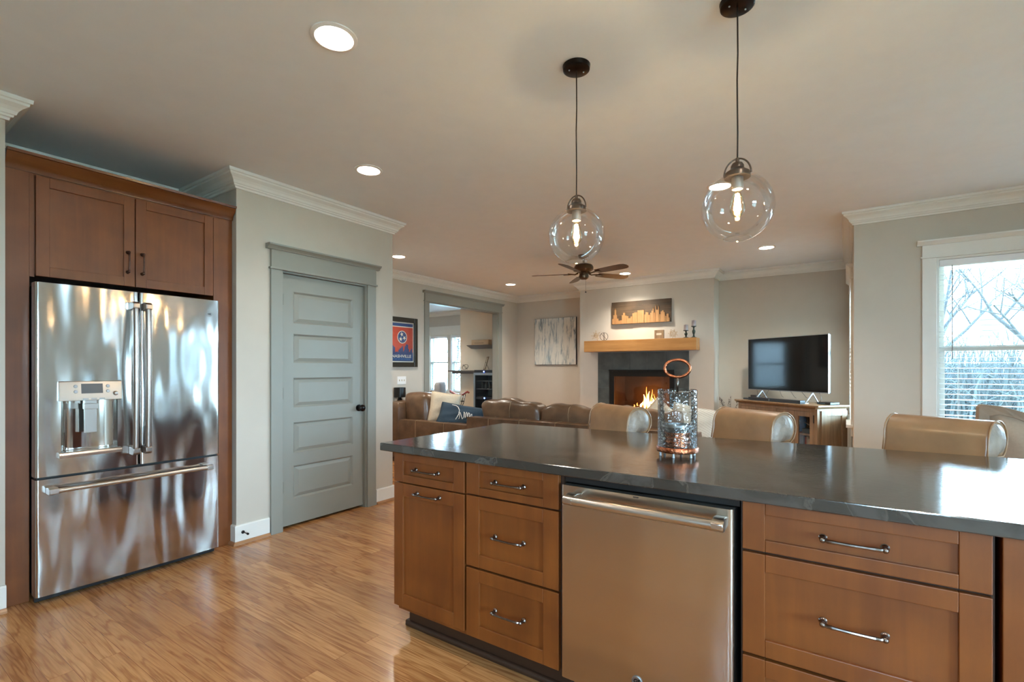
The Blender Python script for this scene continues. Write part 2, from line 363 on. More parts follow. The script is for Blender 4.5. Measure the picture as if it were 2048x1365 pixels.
M['can'] = emit_mat('led_diffuser', (1.0, .91, .78), CAN_POWER)
M['filament'] = emit_mat('glowing_filament', (1.0, .62, .26), 120)
M['bulb'] = glass_mat('amber_bulb_glass', (1.0, .93, .80), .10)
M['oak'] = wood_mat('oak_mantel', (.36, .16, .045), (.50, .25, .08), .4, 1.0, 'x', coat=.1, contrast=1.3, mottle=.2)
M['slate'] = mat('slate_tile', (.075, .088, .085), .35, var=.35, vscale=5, bump=.3, bscale=14)
M['grout'] = mat('slate_grout', (.12, .13, .125), .8)
M['oakfurn'] = wood_mat('weathered_oak', (.17, .105, .052), (.31, .20, .11), .5, 1.6, 'z', coat=.05, contrast=1.2, mottle=.25)
M['screen'] = mat('television_screen', (.006, .006, .006), .06, spec=.35)
M['silver'] = mat('silver_bezel', (.34, .34, .34), .45, 1.0)
M['fire1'] = emit_mat('flame_core', (1.0, .55, .14), 16); M['fire2'] = emit_mat('flame_outer', (1.0, .28, .05), 5.5); M['ember'] = emit_mat('glowing_ember', (1, .22, .04), 3.5)
M['log'] = mat('charred_log', (.10, .055, .035), .8, var=.5, vscale=20, bump=.6, bscale=40)
M['firebrick'] = mat('firebox_liner', (.10, .055, .035), .6, var=.25, vscale=6)
M['iron'] = mat('black_iron', (.012, .012, .011), .35, .3)
M['cream'] = mat('cream_linen', (.56, .48, .36), .9, var=.06, vscale=60, bump=.15, bscale=220)
M['navy'] = mat('navy_cotton', (.018, .045, .075), .85, var=.08, vscale=60, bump=.1, bscale=200)
M['white'] = mat('white_paint', (.8, .8, .78), .5)
M['fanwood'] = mat('walnut_fan_blade', (.085, .040, .016), .35, var=.25, vscale=8, stretch=(1, 6, 1), coat=.3)
M['fanunder'] = mat('fan_bronze_metal', (.10, .058, .030), .3, .6, var=.1)
M['chairwood'] = mat('weathered_chair_frame', (.26, .19, .13), .55, var=.15, vscale=20)
M['chairfab'] = mat('taupe_chair_fabric', (.33, .25, .185), .85, var=.05, vscale=80, bump=.1, bscale=250)
M['greyfab'] = mat('grey_armchair_fabric', (.36, .34, .32), .9, var=.04, vscale=60)
M['gold'] = mat('brushed_brass', (.42, .30, .15), .3, 1.0)
M['darkwire'] = mat('dark_wire', (.05, .035, .025), .4, .8)
# ================================================================== THE SETTING
CEIL = 2.70
def frame_pts(p0, p1):
    p0, p1 = Vector(p0), Vector(p1); d = (p1-p0); L_ = d.length; d = d/L_; out = Vector((d.y, -d.x))
    return p0, d, out, L_
def wall(name, p0, p1, holes=(), m=None, t=0.12, e0=0, e1=0, z1=CEIL):
    """slab from p0 to p1, room on the left hand; holes are (s0,s1,z0,z1)"""
    p0, d, out, L_ = frame_pts(p0, p1); bm = newbm()
    ss = sorted({-e0, L_+e1, *[h[0] for h in holes], *[h[1] for h in holes]})
    for a, b in zip(ss, ss[1:]):
        zs = [(0, z1)]
        for h in holes:
            if h[0] <= a+1e-6 and h[1] >= b-1e-6:
                nz = []
                for q in zs:
                    if h[2] > q[0]: nz.append((q[0], h[2]))
                    if h[3] < q[1]: nz.append((h[3], q[1]))
                zs = nz
        for q in zs:
            c = [p0+d*a, p0+d*b, p0+d*b+out*t, p0+d*a+out*t]
            prism(bm, [(v.x, v.y) for v in c], 'z', q[0], q[1])
    return struct(name, bm, m or M['wall'])
def moulding(bm, pts, prof, closed=False):
    """sweep profile (offset into room, z) along pts, room on the left hand, mitred corners"""
    P = [Vector(p) for p in pts]; n = len(P); rings = []
    for i in range(n):
        if closed or 0 < i < n-1:
            d1 = (P[i]-P[i-1]).normalized(); d2 = (P[(i+1) % n]-P[i]).normalized()
        elif i == 0: d1 = d2 = (P[1]-P[0]).normalized()
        else: d1 = d2 = (P[-1]-P[-2]).normalized()
        n1 = Vector((-d1.y, d1.x)); n2 = Vector((-d2.y, d2.x)); mt = (n1+n2); mt = mt/ (mt.dot(n1))
        rings.append([bm.verts.new((P[i].x+mt.x*o, P[i].y+mt.y*o, z)) for o, z in prof])
    k = len(prof)
    for i in range(n if closed else n-1):
        a, b = rings[i], rings[(i+1) % n]
        for j in range(k): bm.faces.new((a[j], a[(j+1) % k], b[(j+1) % k], b[j]))
    if not closed: bm.faces.new(rings[0][::-1]); bm.faces.new(rings[-1])
CROWN = [(-.0, 2.585), (.013, 2.585), (.016, 2.598), (.026, 2.602), (.029, 2.612), (.036, 2.615), (.042, 2.632), (.055, 2.648), (.072, 2.660), (.078, 2.664), (.080, 2.676), (.090, 2.679), (.093, 2.699), (0, 2.699)]
BASE = [(0, .001), (.017, .001), (.017, .132), (.012, .140), (0, .140)]
SHOE = [(.0175, .001), (.036, .001), (.034, .012), (.027, .021), (.0175, .024)]
POLY = [(4.2, -1.6), (4.2, 5.45), (.06, 5.45), (.06, 7.78), (-1.57, 7.78), (-1.57, 7.45), (-3.70, 7.45), (-3.70, 8.15), (-5.44, 8.15), (-5.44, 3.28), (-3.65, 3.28), (-3.65, 1.80), (-4.45, 1.80), (-4.45, .62), (-3.65, .62), (-3.65, -1.6)]
bm = newbm(); box(bm, -10.2, 4.5, -1.9, 9.4, -.10, 0); struct('floor', bm, M['floor'])
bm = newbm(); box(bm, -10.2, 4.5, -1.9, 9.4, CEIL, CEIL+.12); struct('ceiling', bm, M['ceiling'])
T = .12
# window and opening sizes
W1 = (.633, 1.53, .62, 2.215)       # dining window nearest the corner (x0,x1,z0,z1)
W1b = (1.82, 2.72, .62, 2.215)
W2 = (6.20, 7.30, .70, 2.20)        # side window of the living room (y0,y1,z0,z1)
W3 = (-1.3, .2, .62, 2.2); W4 = (4.1, 5.1, .62, 2.2)  # unseen east windows; first added for daylight, second read off refrigerator reflection
SW = [(-8.78, -8.18, .69, 2.11), (-8.06, -7.46, .69, 2.11)]
OP = (5.63, 7.50, 2.33)
W5 = (.1, .6, 1.10, 2.2)          # window added behind the camera to light ceiling and floor (x0,x1,z0,z1)
W6 = (5.0, 5.9, .69, 2.11)          # west window of the study (y0,y1,z0,z1)
wall('wall_east', (4.2, -1.6), (4.2, 5.45), [(W3[0]+1.6, W3[1]+1.6, W3[2], W3[3]), (W4[0]+1.6, W4[1]+1.6, W4[2], W4[3])], e0=T, e1=T)
wall('wall_dining', (4.2, 5.45), (.06, 5.45), [(4.2-W1[1], 4.2-W1[0], W1[2], W1[3]), (4.2-W1b[1], 4.2-W1b[0], W1b[2], W1b[3])])
wall('wall_living_right', (.06, 5.45), (.06, 7.78), [(W2[0]-5.45, W2[1]-5.45, W2[2], W2[3])], e0=-T, e1=T)
wall('wall_niche_right', (.06, 7.78), (-1.57, 7.78), e1=-.0)
# chimney breast, with a firebox opening in its face
FB = (-3.12, -2.14, .50, 1.20)
wall('wall_chimney_breast', (-1.57, 7.45), (-3.70, 7.45), [(-1.57-FB[1], -1.57-FB[0], FB[2], FB[3])])
bm = newbm(); box(bm, -1.69, -1.57, 7.57, 7.90, 0, CEIL); box(bm, -3.70, -3.58, 7.57, 8.27, 0, CEIL); struct('wall_chimney_side', bm, M['wall'])
wall('wall_niche_left', (-3.70, 8.15), (-5.44, 8.15), e1=T)
wall('wall_living_left', (-5.44, 8.15), (-5.44, 3.28), [(8.15-OP[1], 8.15-OP[0], -1, OP[2])])
wall('wall_pantry_back', (-5.44, 3.28), (-3.65, 3.28), e0=T)
DR = (2.145, 2.965, 2.045)
wall('wall_pantry', (-3.65, 3.28), (-3.65, 1.80), [(3.28-DR[1], 3.28-DR[0], -1, DR[2])], e0=-T)
wall('wall_alcove_side', (-3.65, 1.80), (-4.45, 1.80), e0=-T, e1=T)
wall('wall_alcove_back', (-4.45, 1.80), (-4.45, .62))
wall('wall_alcove_near', (-4.45, .62), (-3.65, .62), e0=T)
wall('wall_left', (-3.65, .62), (-3.65, -1.6), e0=-T, e1=T)
wall('wall_kitchen_back', (-3.65, -1.6), (4.2, -1.6), [(W5[0]+3.65, W5[1]+3.65, W5[2], W5[3])])
# study beyond the cased opening
SP = [(-5.56, 8.15), (-6.93, 8.15), (-6.93, 9.15), (-10.0, 9.15), (-10.0, 3.28), (-5.56, 3.28)]
wall('wall_study_breast', SP[0], SP[1], m=M['peach'])
wall('wall_study_side', (-6.93, 8.15), (-6.93, 9.15), m=M['peach'], e0=-T, e1=T)
wall('wall_study_window', SP[2], SP[3], [(-6.93-s[1], -6.93-s[0], s[2], s[3]) for s in SW], e1=T)
wall('wall_study_left', SP[3], SP[4], [(9.15-W6[1], 9.15-W6[0], W6[2], W6[3])], e1=T)
wall('wall_study_near', SP[4], SP[5], m=M['wall'])
# dark room behind the pantry door
bm = newbm(); box(bm, -4.6, -4.57, 1.92, 3.16, 0, CEIL); struct('wall_pantry_inner', bm, M['wall'])
# crown moulding, base boards and shoe moulding
def trim_run(name, pts, prof, m, closed=False):
    bm = newbm(); moulding(bm, pts, prof, closed); return struct(name, bm, m)
trim_run('trim_1', POLY, CROWN, M['trim'], True)
trim_run('trim_2', [(-5.56, 3.28), (-5.56, 8.15), (-6.93, 8.15), (-6.93, 9.15), (-10, 9.15), (-10, 3.28)], CROWN, M['trim'], True)
runs = [('left', [(-3.65, .622), (-3.65, -1.6), (4.2, -1.6)]), ('east', [(4.2, -1.6), (4.2, 5.45), (.06, 5.45), (.06, 7.78), (-1.57, 7.78), (-1.57, 7.45)]),
        ('breast', [(-3.60, 7.45), (-3.70, 7.45), (-3.70, 8.15), (-5.44, 8.15), (-5.44, OP[1]+.13)]),
        ('living', [(-5.44, OP[0]-.12), (-5.44, 3.28), (-3.65, 3.28), (-3.65, DR[1]+.105)]), ('pantry', [(-3.65, DR[0]-.105), (-3.65, 1.80), (-3.722, 1.80)]),
        ('study', [(-6.93, 8.15), (-6.93, 9.15), (-10, 9.15), (-10, 3.28), (-5.56, 3.28)])]
for nm, pts in runs:
    trim_run('baseboard_'+nm, pts, BASE, M['trim']); trim_run('baseboard_shoe_'+nm, pts, SHOE, M['shoe'])

# craftsman casing: local frame with the wall face at y=0, room towards -y, x along the wall
def casing(parent, x0, x1, z0, z1, m, w=.095, proud=.020, head=.15, sill=False, leg_to=None):
    bm = newbm()
    box(bm, x0-w, x0, -proud, 0.0, leg_to if leg_to is not None else z0, z1); box(bm, x1, x1+w, -proud, 0.0, leg_to if leg_to is not None else z0, z1)
    obj('side_casing', bm, m, parent, bevel=.002)
    bm = newbm()
    box(bm, x0-w-.012, x1+w+.012, -proud-.012, 0, z1, z1+.014)                       # bead
    box(bm, x0-w, x1+w, -proud-.004, 0, z1+.014, z1+head-.04)                          # frieze
    pr = [(0, z1+head-.04), (-proud-.010, z1+head-.04), (-proud-.016, z1+head-.03), (-proud-.030, z1+head-.018), (-proud-.040, z1+head-.012), (-proud-.042, z1+head), (0, z1+head)]
    prism(bm, [(y, z) for y, z in pr], 'x', x0-w-.035, x1+w+.035)
    obj('head_casing', bm, m, parent, bevel=.0015)
    if sill:
        bm = newbm(); box(bm, x0-w-.03, x1+w+.03, -.06, 0.0, z0-.03, z0); box(bm, x0-w, x1+w, -proud, 0, z0-.12, z0-.03)
        obj('window_sill', bm, m, parent, bevel=.002)
def window(name, loc, rotz, x0, x1, z0, z1, m, casings=True, depth=T):
    """double-hung sash window in a hole through a wall; wall body lies at y 0..depth"""
    r = sroot(name, loc, rotz)
    if casings: casing(r, x0, x1, z0, z1, m, sill=True)
    bm = newbm(); j = .018
    box(bm, x0, x0+j, .0, depth, z0, z1); box(bm, x1-j, x1, 0, depth, z0, z1); box(bm, x0+j, x1-j, 0, depth, z1-j, z1); box(bm, x0+j, x1-j, 0, depth, z0, z0+j)
    obj('window_frame', bm, M['trim'], r)
    zm = (z0+z1)/2+.03; s = .042
    for nm, a, b, y in (('lower_sash', z0+j, zm+.02, .055), ('upper_sash', zm-.02, z1-j, .088)):
        bm = newbm(); xa, xb = x0+j, x1-j
        box(bm, xa, xa+s, y, y+.03, a, b); box(bm, xb-s, xb, y, y+.03, a, b); box(bm, xa+s, xb-s, y, y+.03, a, a+s); box(bm, xa+s, xb-s, y, y+.03, b-s, b)
        f = obj(nm, bm, M['trim'], r)
        bm = newbm(); box(bm, xa+s, xb-s, y+.013, y+.017, a+s, b-s); obj('pane', bm, M['glass'], f)
    return r
def blind(x0, x1, z0, z1, loc, rotz, label, group, pitch=.044, tilt=12, y=.028, wand=True, val=True):
    t = thing('window_blind', label, 'blind', loc, rotz, group)
    bm = newbm(); box(bm, x0+.02, x1-.02, y-.025 if val else y-.02, y+.025, z1-.075, z1-.02); obj('head_rail', bm, M['blind'], t, bevel=.003)
    bm = newbm(); z = z1-.10; a = math.radians(tilt)
    while z > z0+.05:
        c, s = math.cos(a)*.0245, math.sin(a)*.0245
        prism(bm, [(y-c, z-s), (y+c, z+s), (y+c, z+s+.0026), (y-c, z-s+.0026)], 'x', x0+.024, x1-.024)
        z -= pitch
    obj('slats', bm, M['blind'], t)
    bm = newbm(); box(bm, x0+.024, x1-.024, y-.022, y+.022, z0+.022, z0+.04); obj('bottom_rail', bm, M['blind'], t, bevel=.002)
    bm = newbm(); w = x1-x0
    for k in ((.16, .84) if w < 1 else (.12, .5, .88)):
        xx = x0+w*k; box(bm, xx-.0012, xx+.0012, y-.026, y-.0245, z0+.04, z1-.07); box(bm, xx-.0012, xx+.0012, y+.0245, y+.026, z0+.04, z1-.07)
    obj('ladder_cord', bm, M['blind'], t)
    if wand:
        bm = newbm(); tube(bm, [(x0+.10, y-.035, z1-.09), (x0+.10, y-.036, z1-.5), (x0+.10, y-.034, z1-.86)], .0035, 6); obj('tilt_wand', bm, M['silver'], t, smooth=True)
        bm = newbm(); tube(bm, [(x0+.10, y-.024, z1-.07), (x0+.10, y-.035, z1-.09)], .003, 6); obj('wand_hook', bm, M['silver'], t)
    return t
# dining wall faces -y : local x = world x, face y=0 at world 5.45
window('window_1', (0, 5.45, 0), 0, *W1, M['trim']); window('window_2', (0, 5.45, 0), 0, *W1b, M['trim'])
blind(*W1, (0, 5.45, 0), 0, 'white slatted blind with a tilt wand in the dining window nearest the wall corner', None, tilt=4)
blind(*W1b, (0, 5.45, 0), 0, 'white slatted blind in the dining window further right, past the frame edge', None, tilt=4)
# side window of living room faces -x : rotz -90 -> local x = -world y, local -y = -world x
window('window_3', (.06, 0, 0), -PI/2, -W2[1], -W2[0], W2[2], W2[3], M['trim'])
blind(-W2[1], -W2[0], W2[2], W2[3], (.06, 0, 0), -PI/2, 'white blind seen edge-on in the side window right of the television', None, wand=False, y=-.0)
for i, w_ in enumerate((W3, W4)):
    window('window_%d' % (i+4), (4.2, 0, 0), -PI/2, -w_[1], -w_[0], w_[2], w_[3], M['trim'])
blind(-W4[1], -W4[0], W4[2], W4[3], (4.2, 0, 0), -PI/2, 'white half-closed blind added to dim the unseen east window in reflections', None, wand=False, tilt=58)  # unseen blind, added to dim this window's reflection in the refrigerator
window('window_8', (0, -1.6, 0), PI, -W5[1], -W5[0], W5[2], W5[3], M['trim'])  # unseen window, added as a source of daylight
window('window_9', (-10, 0, 0), PI/2, W6[0], W6[1], W6[2], W6[3], M['trim'])
blind(*W6, (-10, 0, 0), PI/2, 'white blind in the west study window, mirrored in the television', None, wand=False, tilt=52)
# study windows
for i, s in enumerate(SW): window('window_%d' % (i+6), (0, 9.15, 0), 0, *s, M['trim'], casings=False)
bm = newbm(); a, b = SW[0], SW[1]
box(bm, a[0]-.09, a[0], 9.128, 9.15, a[2]-.03, a[3]); box(bm, a[1], b[0], 9.128, 9.15, a[2]-.03, a[3]); box(bm, b[1], b[1]+.09, 9.128, 9.15, a[2]-.03, a[3])
box(bm, a[0]-.09, b[1]+.09, 9.122, 9.15, a[3], a[3]+.19); box(bm, a[0]-.12, b[1]+.12, 9.10, 9.15, a[3]+.19, a[3]+.215); box(bm, a[0]-.12, b[1]+.12, 9.09, 9.15, a[2]-.06, a[2]-.03)
struct('trim_3', bm, M['trim'], bevel=.002)
blind(*SW[0], (0, 9.15, 0), 0, 'white slatted blind in the left study window above the grey armchair', None, wand=False, tilt=4)
blind(*SW[1], (0, 9.15, 0), 0, 'white slatted blind in the right study window above the rocking chair', None, wand=False, tilt=4)
# cased opening into the study: faces +x : rotz 90 -> local x = world y, local -y = world +x
r = sroot('trim_4', (-5.44, 0, 0), PI/2); casing(r, OP[0], OP[1], 0, OP[2], M['door'], w=.10, head=.17, leg_to=0)
bm = newbm(); box(bm, OP[0], OP[0]+.018, 0, T, 0, OP[2]); box(bm, OP[1]-.018, OP[1], 0, T, 0, OP[2]); box(bm, OP[0]+.018, OP[1]-.018, 0, T, OP[2]-.018, OP[2]); obj('jamb', bm, M['door'], r)
r2 = sroot('trim_5', (-5.56, 0, 0), -PI/2); casing(r2, -OP[1], -OP[0], 0, OP[2], M['door'], w=.10, head=.17, leg_to=0)
# pantry door in the same frame (wall face at y=0, x = world y)
d = sroot('door_1', (-3.65, 0, 0), PI/2)
casing(d, DR[0], DR[1], 0, DR[2], M['door'], w=.095, head=.19, leg_to=0)
bm = newbm(); box(bm, DR[0], DR[0]+.012, 0, T, 0, DR[2]); box(bm, DR[1]-.012, DR[1], 0, T, 0, DR[2]); box(bm, DR[0]+.012, DR[1]-.012, 0, T, DR[2]-.012, DR[2])
obj('jamb', bm, M['door'], d)
bm = newbm(); dx0, dx1, dz0, dz1, dy = DR[0]+.015, DR[1]-.015, .022, DR[2]-.016, .030
rows = [(1.885, 1.655), (1.545, 1.335), (1.19, .975), (.83, .605), (.48, .238)]
px0, px1 = 2.262, 2.838
zs = [dz1]
for a_, b_ in rows: zs += [a_+.012, b_-.012]
zs.append(dz0)
# stiles and rails
box(bm, dx0, px0, dy, dy+.035, dz0, dz1); box(bm, px1, dx1, dy, dy+.035, dz0, dz1)
for i in range(0, len(zs), 2): box(bm, px0, px1, dy, dy+.035, zs[i+1], zs[i])
def ringface(bm, R0, R1):
    a = [bm.verts.new(p) for p in R0]; b = [bm.verts.new(p) for p in R1]
    for i in range(4): bm.faces.new((a[i], a[(i+1) % 4], b[(i+1) % 4], b[i]))
    return b
def rect(x0, x1, z0, z1, y): return [(x0, y, z0), (x1, y, z0), (x1, y, z1), (x0, y, z1)]
for a_, b_ in rows:
    xa, xb, za, zb = px0, px1, b_-.012, a_+.012
    ringface(bm, rect(xa, xb, za, zb, dy), rect(xa+.014, xb-.014, za+.014, zb-.014, dy+.013))
    ringface(bm, rect(xa+.014, xb-.014, za+.014, zb-.014, dy+.013), rect(xa+.050, xb-.050, za+.040, zb-.040, dy+.004))
    v = [bm.verts.new(p) for p in rect(xa+.050, xb-.050, za+.040, zb-.040, dy+.004)]; bm.faces.new(v)
box(bm, px0, px1, dy+.03, dy+.034, dz0, dz1)
leaf = obj('door_leaf', bm, M['door'], d)
bm = newbm(); lathe(bm, [(0, 0), (.031, 0), (.031, .004), (.014, .008), (.011, .028), (.026, .036), (.031, .048), (.029, .060), (.016, .068), (0, .069)], 20)
xform(bm, Matrix.Rotation(PI/2, 4, 'X')); obj('door_knob', bm, M['bronze'], d, smooth='auto', loc=(2.902, dy, .918))
for z in (1.825, 1.08, .335):
    bm = newbm(); tube(bm, [(0, 0, -.045), (0, 0, .045)], .0065, 10); box(bm, .0, .014, .001, .004, -.044, .044); obj('hinge', bm, M['bronze'], d, loc=(DR[0]+.013, dy-.008, z))
# light portals for sky daylight, at the added windows too
for nm, l, r_, sx, sz in (('window_light_a', ((W1[0]+W1[1])/2, 5.60, 1.42), (-PI/2, 0, 0), .9, 1.6), ('window_light_b', ((W1b[0]+W1b[1])/2, 5.60, 1.42), (-PI/2, 0, 0), .9, 1.6),
        ('window_light_c', (.20, 6.75, 1.45), (-PI/2, 0, -PI/2), 1.1, 1.5),
        ('window_light_d', (4.35, -.55, 1.41), (-PI/2, 0, -PI/2), 1.5, 1.58), ('window_light_e', (4.35, 4.6, 1.41), (-PI/2, 0, -PI/2), 1.0, 1.58),
        ('window_light_g', (.35, -1.75, 1.65), (PI/2, 0, 0), .5, 1.1), ('window_light_h', (-10.15, 5.45, 1.4), (-PI/2, 0, PI/2), .9, 1.4), ('window_light_f', (-8.12, 9.30, 1.40), (-PI/2, 0, 0), 1.4, 1.45)):
    portal(nm, l, r_, sx, sz)
# ================================================================== KITCHEN
def pull(parent, name, x, y, z, L_=.128, vertical=False, m=None, proj=.030, drop=.0):
    """arched bar pull with two round feet; local x along the bar, -y out"""
    bm = newbm(); h = L_/2
    pts = []
    for i in range(13):
        u = -1+i/6; pts.append((u*h, -proj-.004*(1-u*u), -drop*(1-u*u)))
    pts = [(-h, -.004, 0), (-h, -proj*.7, 0)] + pts[1:-1] + [(h, -proj*.7, 0), (h, -.004, 0)]
    rr = [.0052]*2+[.0058 if abs(i-5) > 3 else .0048 for i in range(11)]+[.0052]*2
    tube(bm, pts, rr, 8)
    for s in (-1, 1):
        st = len(bm.verts); lathe(bm, [(0, 0), (.0105, 0), (.0110, .003), (.0075, .006), (.006, .010), (.0062, .016), (0, .016)], 14)
        xform(bm, Matrix.Translation((s*h, 0, 0)) @ Matrix.Rotation(PI/2, 4, 'X'), st)
        sphere(bm, (s*h, -proj+.003, 0), .0078, 10, 8)
    return obj(name, bm, m or M['pull'], parent, smooth='auto', loc=(x, y, z), rot=(0, PI/2 if vertical else 0, 0))
def shaker(parent, name, x0, x1, y, z0, z1, rail=.057, th=.020, rec=.011, m=None, grain='z', toprail=None):
    bm = newbm(); tr = toprail or rail
    box(bm, x0, x0+rail, y, y+th, z0, z1); box(bm, x1-rail, x1, y, y+th, z0, z1)
    box(bm, x0+rail, x1-rail, y, y+th, z1-tr, z1); box(bm, x0+rail, x1-rail, y, y+th, z0, z0+tr)
    o = obj(name, bm, m or M['cab'], parent, bevel=.0022)
    bm = newbm(); box(bm, x0+rail-.004, x1-rail+.004, y+rec, y+th-.002, z0+tr-.004, z1-tr+.004)
    obj('panel', bm, M['cab'], o)
    return o
# ---- fridge cabinet (alcove). local: x = world y, -y = world +x, face at world x=-3.70
fc = thing('refrigerator_cabinet', 'brown stained cabinet surround with two upper doors and crown, around the steel refrigerator', 'cabinet', (-3.70, 0, 0), PI/2)
bm = newbm(); box(bm, .625, .722, 0, .66, .0, 2.40); box(bm, 1.668, 1.795, 0, .66, 0, 2.40); obj('side_panel', bm, M['cab'], fc, bevel=.002)
bm = newbm(); box(bm, .722, 1.668, .022, .66, 1.80, 2.40); box(bm, .722, 1.668, 0, .022, 2.345, 2.40); box(bm, .722, .742, .0, .022, 1.785, 2.345); obj('carcass', bm, M['cab'], fc)
for a_, b_, px_, n_ in ((.745, 1.198, 1.160, 0), (1.203, 1.658, 1.236, 1)):
    s_ = shaker(fc, 'cabinet_door', a_, b_, -.019, 1.79, 2.345, rail=.056)
    pull(s_, 'door_pull', px_, -.019, 1.937, .122, True, M['pullred'])
bm = newbm()
cp = [(0, 2.355), (-.010, 2.355), (-.014, 2.372), (-.022, 2.385), (-.042, 2.405), (-.052, 2.425), (-.056, 2.432), (-.066, 2.434), (-.070, 2.448), (0, 2.448)]
prism(bm, cp, 'x', .625, 1.795)
obj('crown', bm, M['crownwood'], fc, smooth='auto')
# ---- refrigerator. local x = world y; door face at world x=-3.58
fr = thing('refrigerator', 'stainless steel french-door refrigerator with dispenser, set in the brown cabinet surround', 'refrigerator', (-3.58, 0, 0), PI/2)
bm = newbm(); box(bm, .735, 1.64, .085, .80, .03, 1.735); obj('body', bm, M['black'], fc if False else fr)
def bowed(bm, x0, x1, z0, z1, th=.075, bow=.006, r=.012, n=16):
    """door slab, slightly bowed front with rolled side edges"""
    pts = []
    for i in range(n+1):
        u = i/n; x = x0+(x1-x0)*u; e = min(u, 1-u)*(x1-x0)
        y = -bow*(1-(2*u-1)**2)
        if e < r: y += r-math.sqrt(max(0, r*r-(r-e)**2))
        pts.append((x, y))
    for f in (.0015, .004, .008):
        pass
    prism(bm, [(x, y) for x, y in pts]+[(x1, th), (x0, th)], 'z', z0, z1)
def door_outline(x0, x1, th=.075, bow=.006, r=.014):
    pts = []
    for k in range(6):
        a = PI/2*k/5; pts.append((x0+r-r*math.cos(a), r-r*math.sin(a)))
    for k in range(1, 12):
        u = k/12; pts.append((x0+r+(x1-x0-2*r)*u, -bow*(1-(2*u-1)**2)))
    for k in range(6):
        a = PI/2*k/5; pts.append((x1-r+r*math.sin(a), r-r*math.cos(a)))
    return pts+[(x1, th), (x0, th)]
DX0, DX1, DZ0, DZ1 = .825, 1.078, .815, 1.10
bm = newbm()
# left door with a dispenser cavity: slabs around the hole
prism(bm, door_outline(.722, 1.186), 'z', DZ1, 1.745); prism(bm, door_outline(.722, 1.186), 'z', .690, DZ0)
def clip_outline(x0, x1, a, b):
    o = [p for p in door_outline(x0, x1) if a-1e-6 <= p[0] <= b+1e-6 and p[1] < .03]
    def yy(x):
        u = (x-(x0+.014))/(x1-x0-.028); return -.006*(1-(2*u-1)**2)
    if a > x0+.02: o = [(a, yy(a))]+o
    if b < x1-.02: o = o+[(b, yy(b))]
    return o+[(b, .075), (a, .075)]
prism(bm, clip_outline(.722, 1.186, .722, DX0), 'z', DZ0, DZ1); prism(bm, clip_outline(.722, 1.186, DX1, 1.186), 'z', DZ0, DZ1)
bmesh.ops.remove_doubles(bm, verts=bm.verts[:], dist=1e-5)
dl = obj('left_door', bm, M['steel'], fr, smooth='auto')
bm = newbm(); prism(bm, door_outline(1.192, 1.653), 'z', .690, 1.745); dr = obj('right_door', bm, M['steel'], fr, smooth='auto')
bm = newbm(); prism(bm, door_outline(.722, 1.653, bow=.007), 'z', .045, .676); dd = obj('freezer_drawer', bm, M['steel'], fr, smooth='auto')
bm = newbm(); box(bm, .73, 1.645, .02, .09, .677, .689); obj('door_gasket', bm, M['black'], fr)
bm = newbm(); box(bm, .73, 1.645, .06, .09, .005, .045); obj('base_grille', bm, M['black'], fr)
for par, x in ((dl, 1.150), (dr, 1.213)):
    bm = newbm(); tube(bm, [(x, -.062, .80), (x, -.066, .9), (x, -.068, 1.22), (x, -.066, 1.55), (x, -.062, 1.64)], .0150, 16)
    for z, s in ((.785, -1), (1.655, 1)):
        prism(bm, [(-.004, z-.022), (-.060, z-.026 if s < 0 else z-.020), (-.078, z-.014), (-.078, z+.014), (-.060, z+.020 if s < 0 else z+.026), (-.004, z+.022)], 'x', x-.017, x+.017)
    obj('door_handle', bm, M['fridge_handle'], par, smooth='auto', bevel=.003)
bm = newbm(); tube(bm, [(.79, -.060, .616), (1.17, -.066, .616), (1.558, -.060, .616)], .0125, 16)
for x in (.782, 1.564): prism(bm, [(-.004, .632), (-.045, .636), (-.074, .630), (-.074, .602), (-.045, .598), (-.004, .600)], 'x', x-.020, x+.020)
obj('drawer_handle', bm, M['handle_steel'], dd, smooth='auto', bevel=.003)
bm = newbm()
prism(bm, [(-.030, 1.098), (-.028, 1.118), (-.018, 1.205), (-.004, 1.208), (.0, 1.208), (.0, 1.098)], 'x', .811, 1.093)
pn = obj('control_panel', bm, M['handle_steel'], dl, smooth='auto', bevel=.002)
def on_panel(x, z, dy=.0): # front plane of the control panel
    y = -.028+(z-1.118)*(.010/.087); return (x, y-dy, z)
bm = newbm(); p = [on_panel(.906, 1.137, .001), on_panel(1.003, 1.137, .001), on_panel(1.003, 1.192, .001), on_panel(.906, 1.192, .001)]
v = [bm.verts.new(q) for q in p]; w2 = [bm.verts.new((q[0], q[1]+.004, q[2])) for q in p]; bm.faces.new(v); bm.faces.new(w2[::-1])
for i in range(4): bm.faces.new((v[i], v[(i+1) % 4], w2[(i+1) % 4], w2[i]))
obj('display', bm, mat('grey_display', (.10, .11, .12), .15), pn)
for x in (.882, 1.027):
    for z in (1.178, 1.148):
        bm = newbm(); lathe(bm, [(0, .003), (.008, .003), (.0095, 0), (.0095, -.002), (0, -.002)], 16); xform(bm, Matrix.Rotation(PI/2, 4, 'X')); obj('button', bm, M['silver'], pn, smooth='auto', loc=on_panel(x, z, .001))
bm = newbm(); lathe(bm, [(0, .014), (.008, .013), (.012, .006), (.013, 0), (0, 0)], 16); xform(bm, Matrix.Rotation(PI/2, 4, 'X')); obj('knob', bm, M['handle_steel'], pn, smooth='auto', loc=on_panel(1.062, 1.134, .001))
for k in range(3):
    bm = newbm(); box(bm, .912+k*.037, .937+k*.037, -.031, -.028, 1.102, 1.110); obj('panel_key', bm, M['silver'], pn)
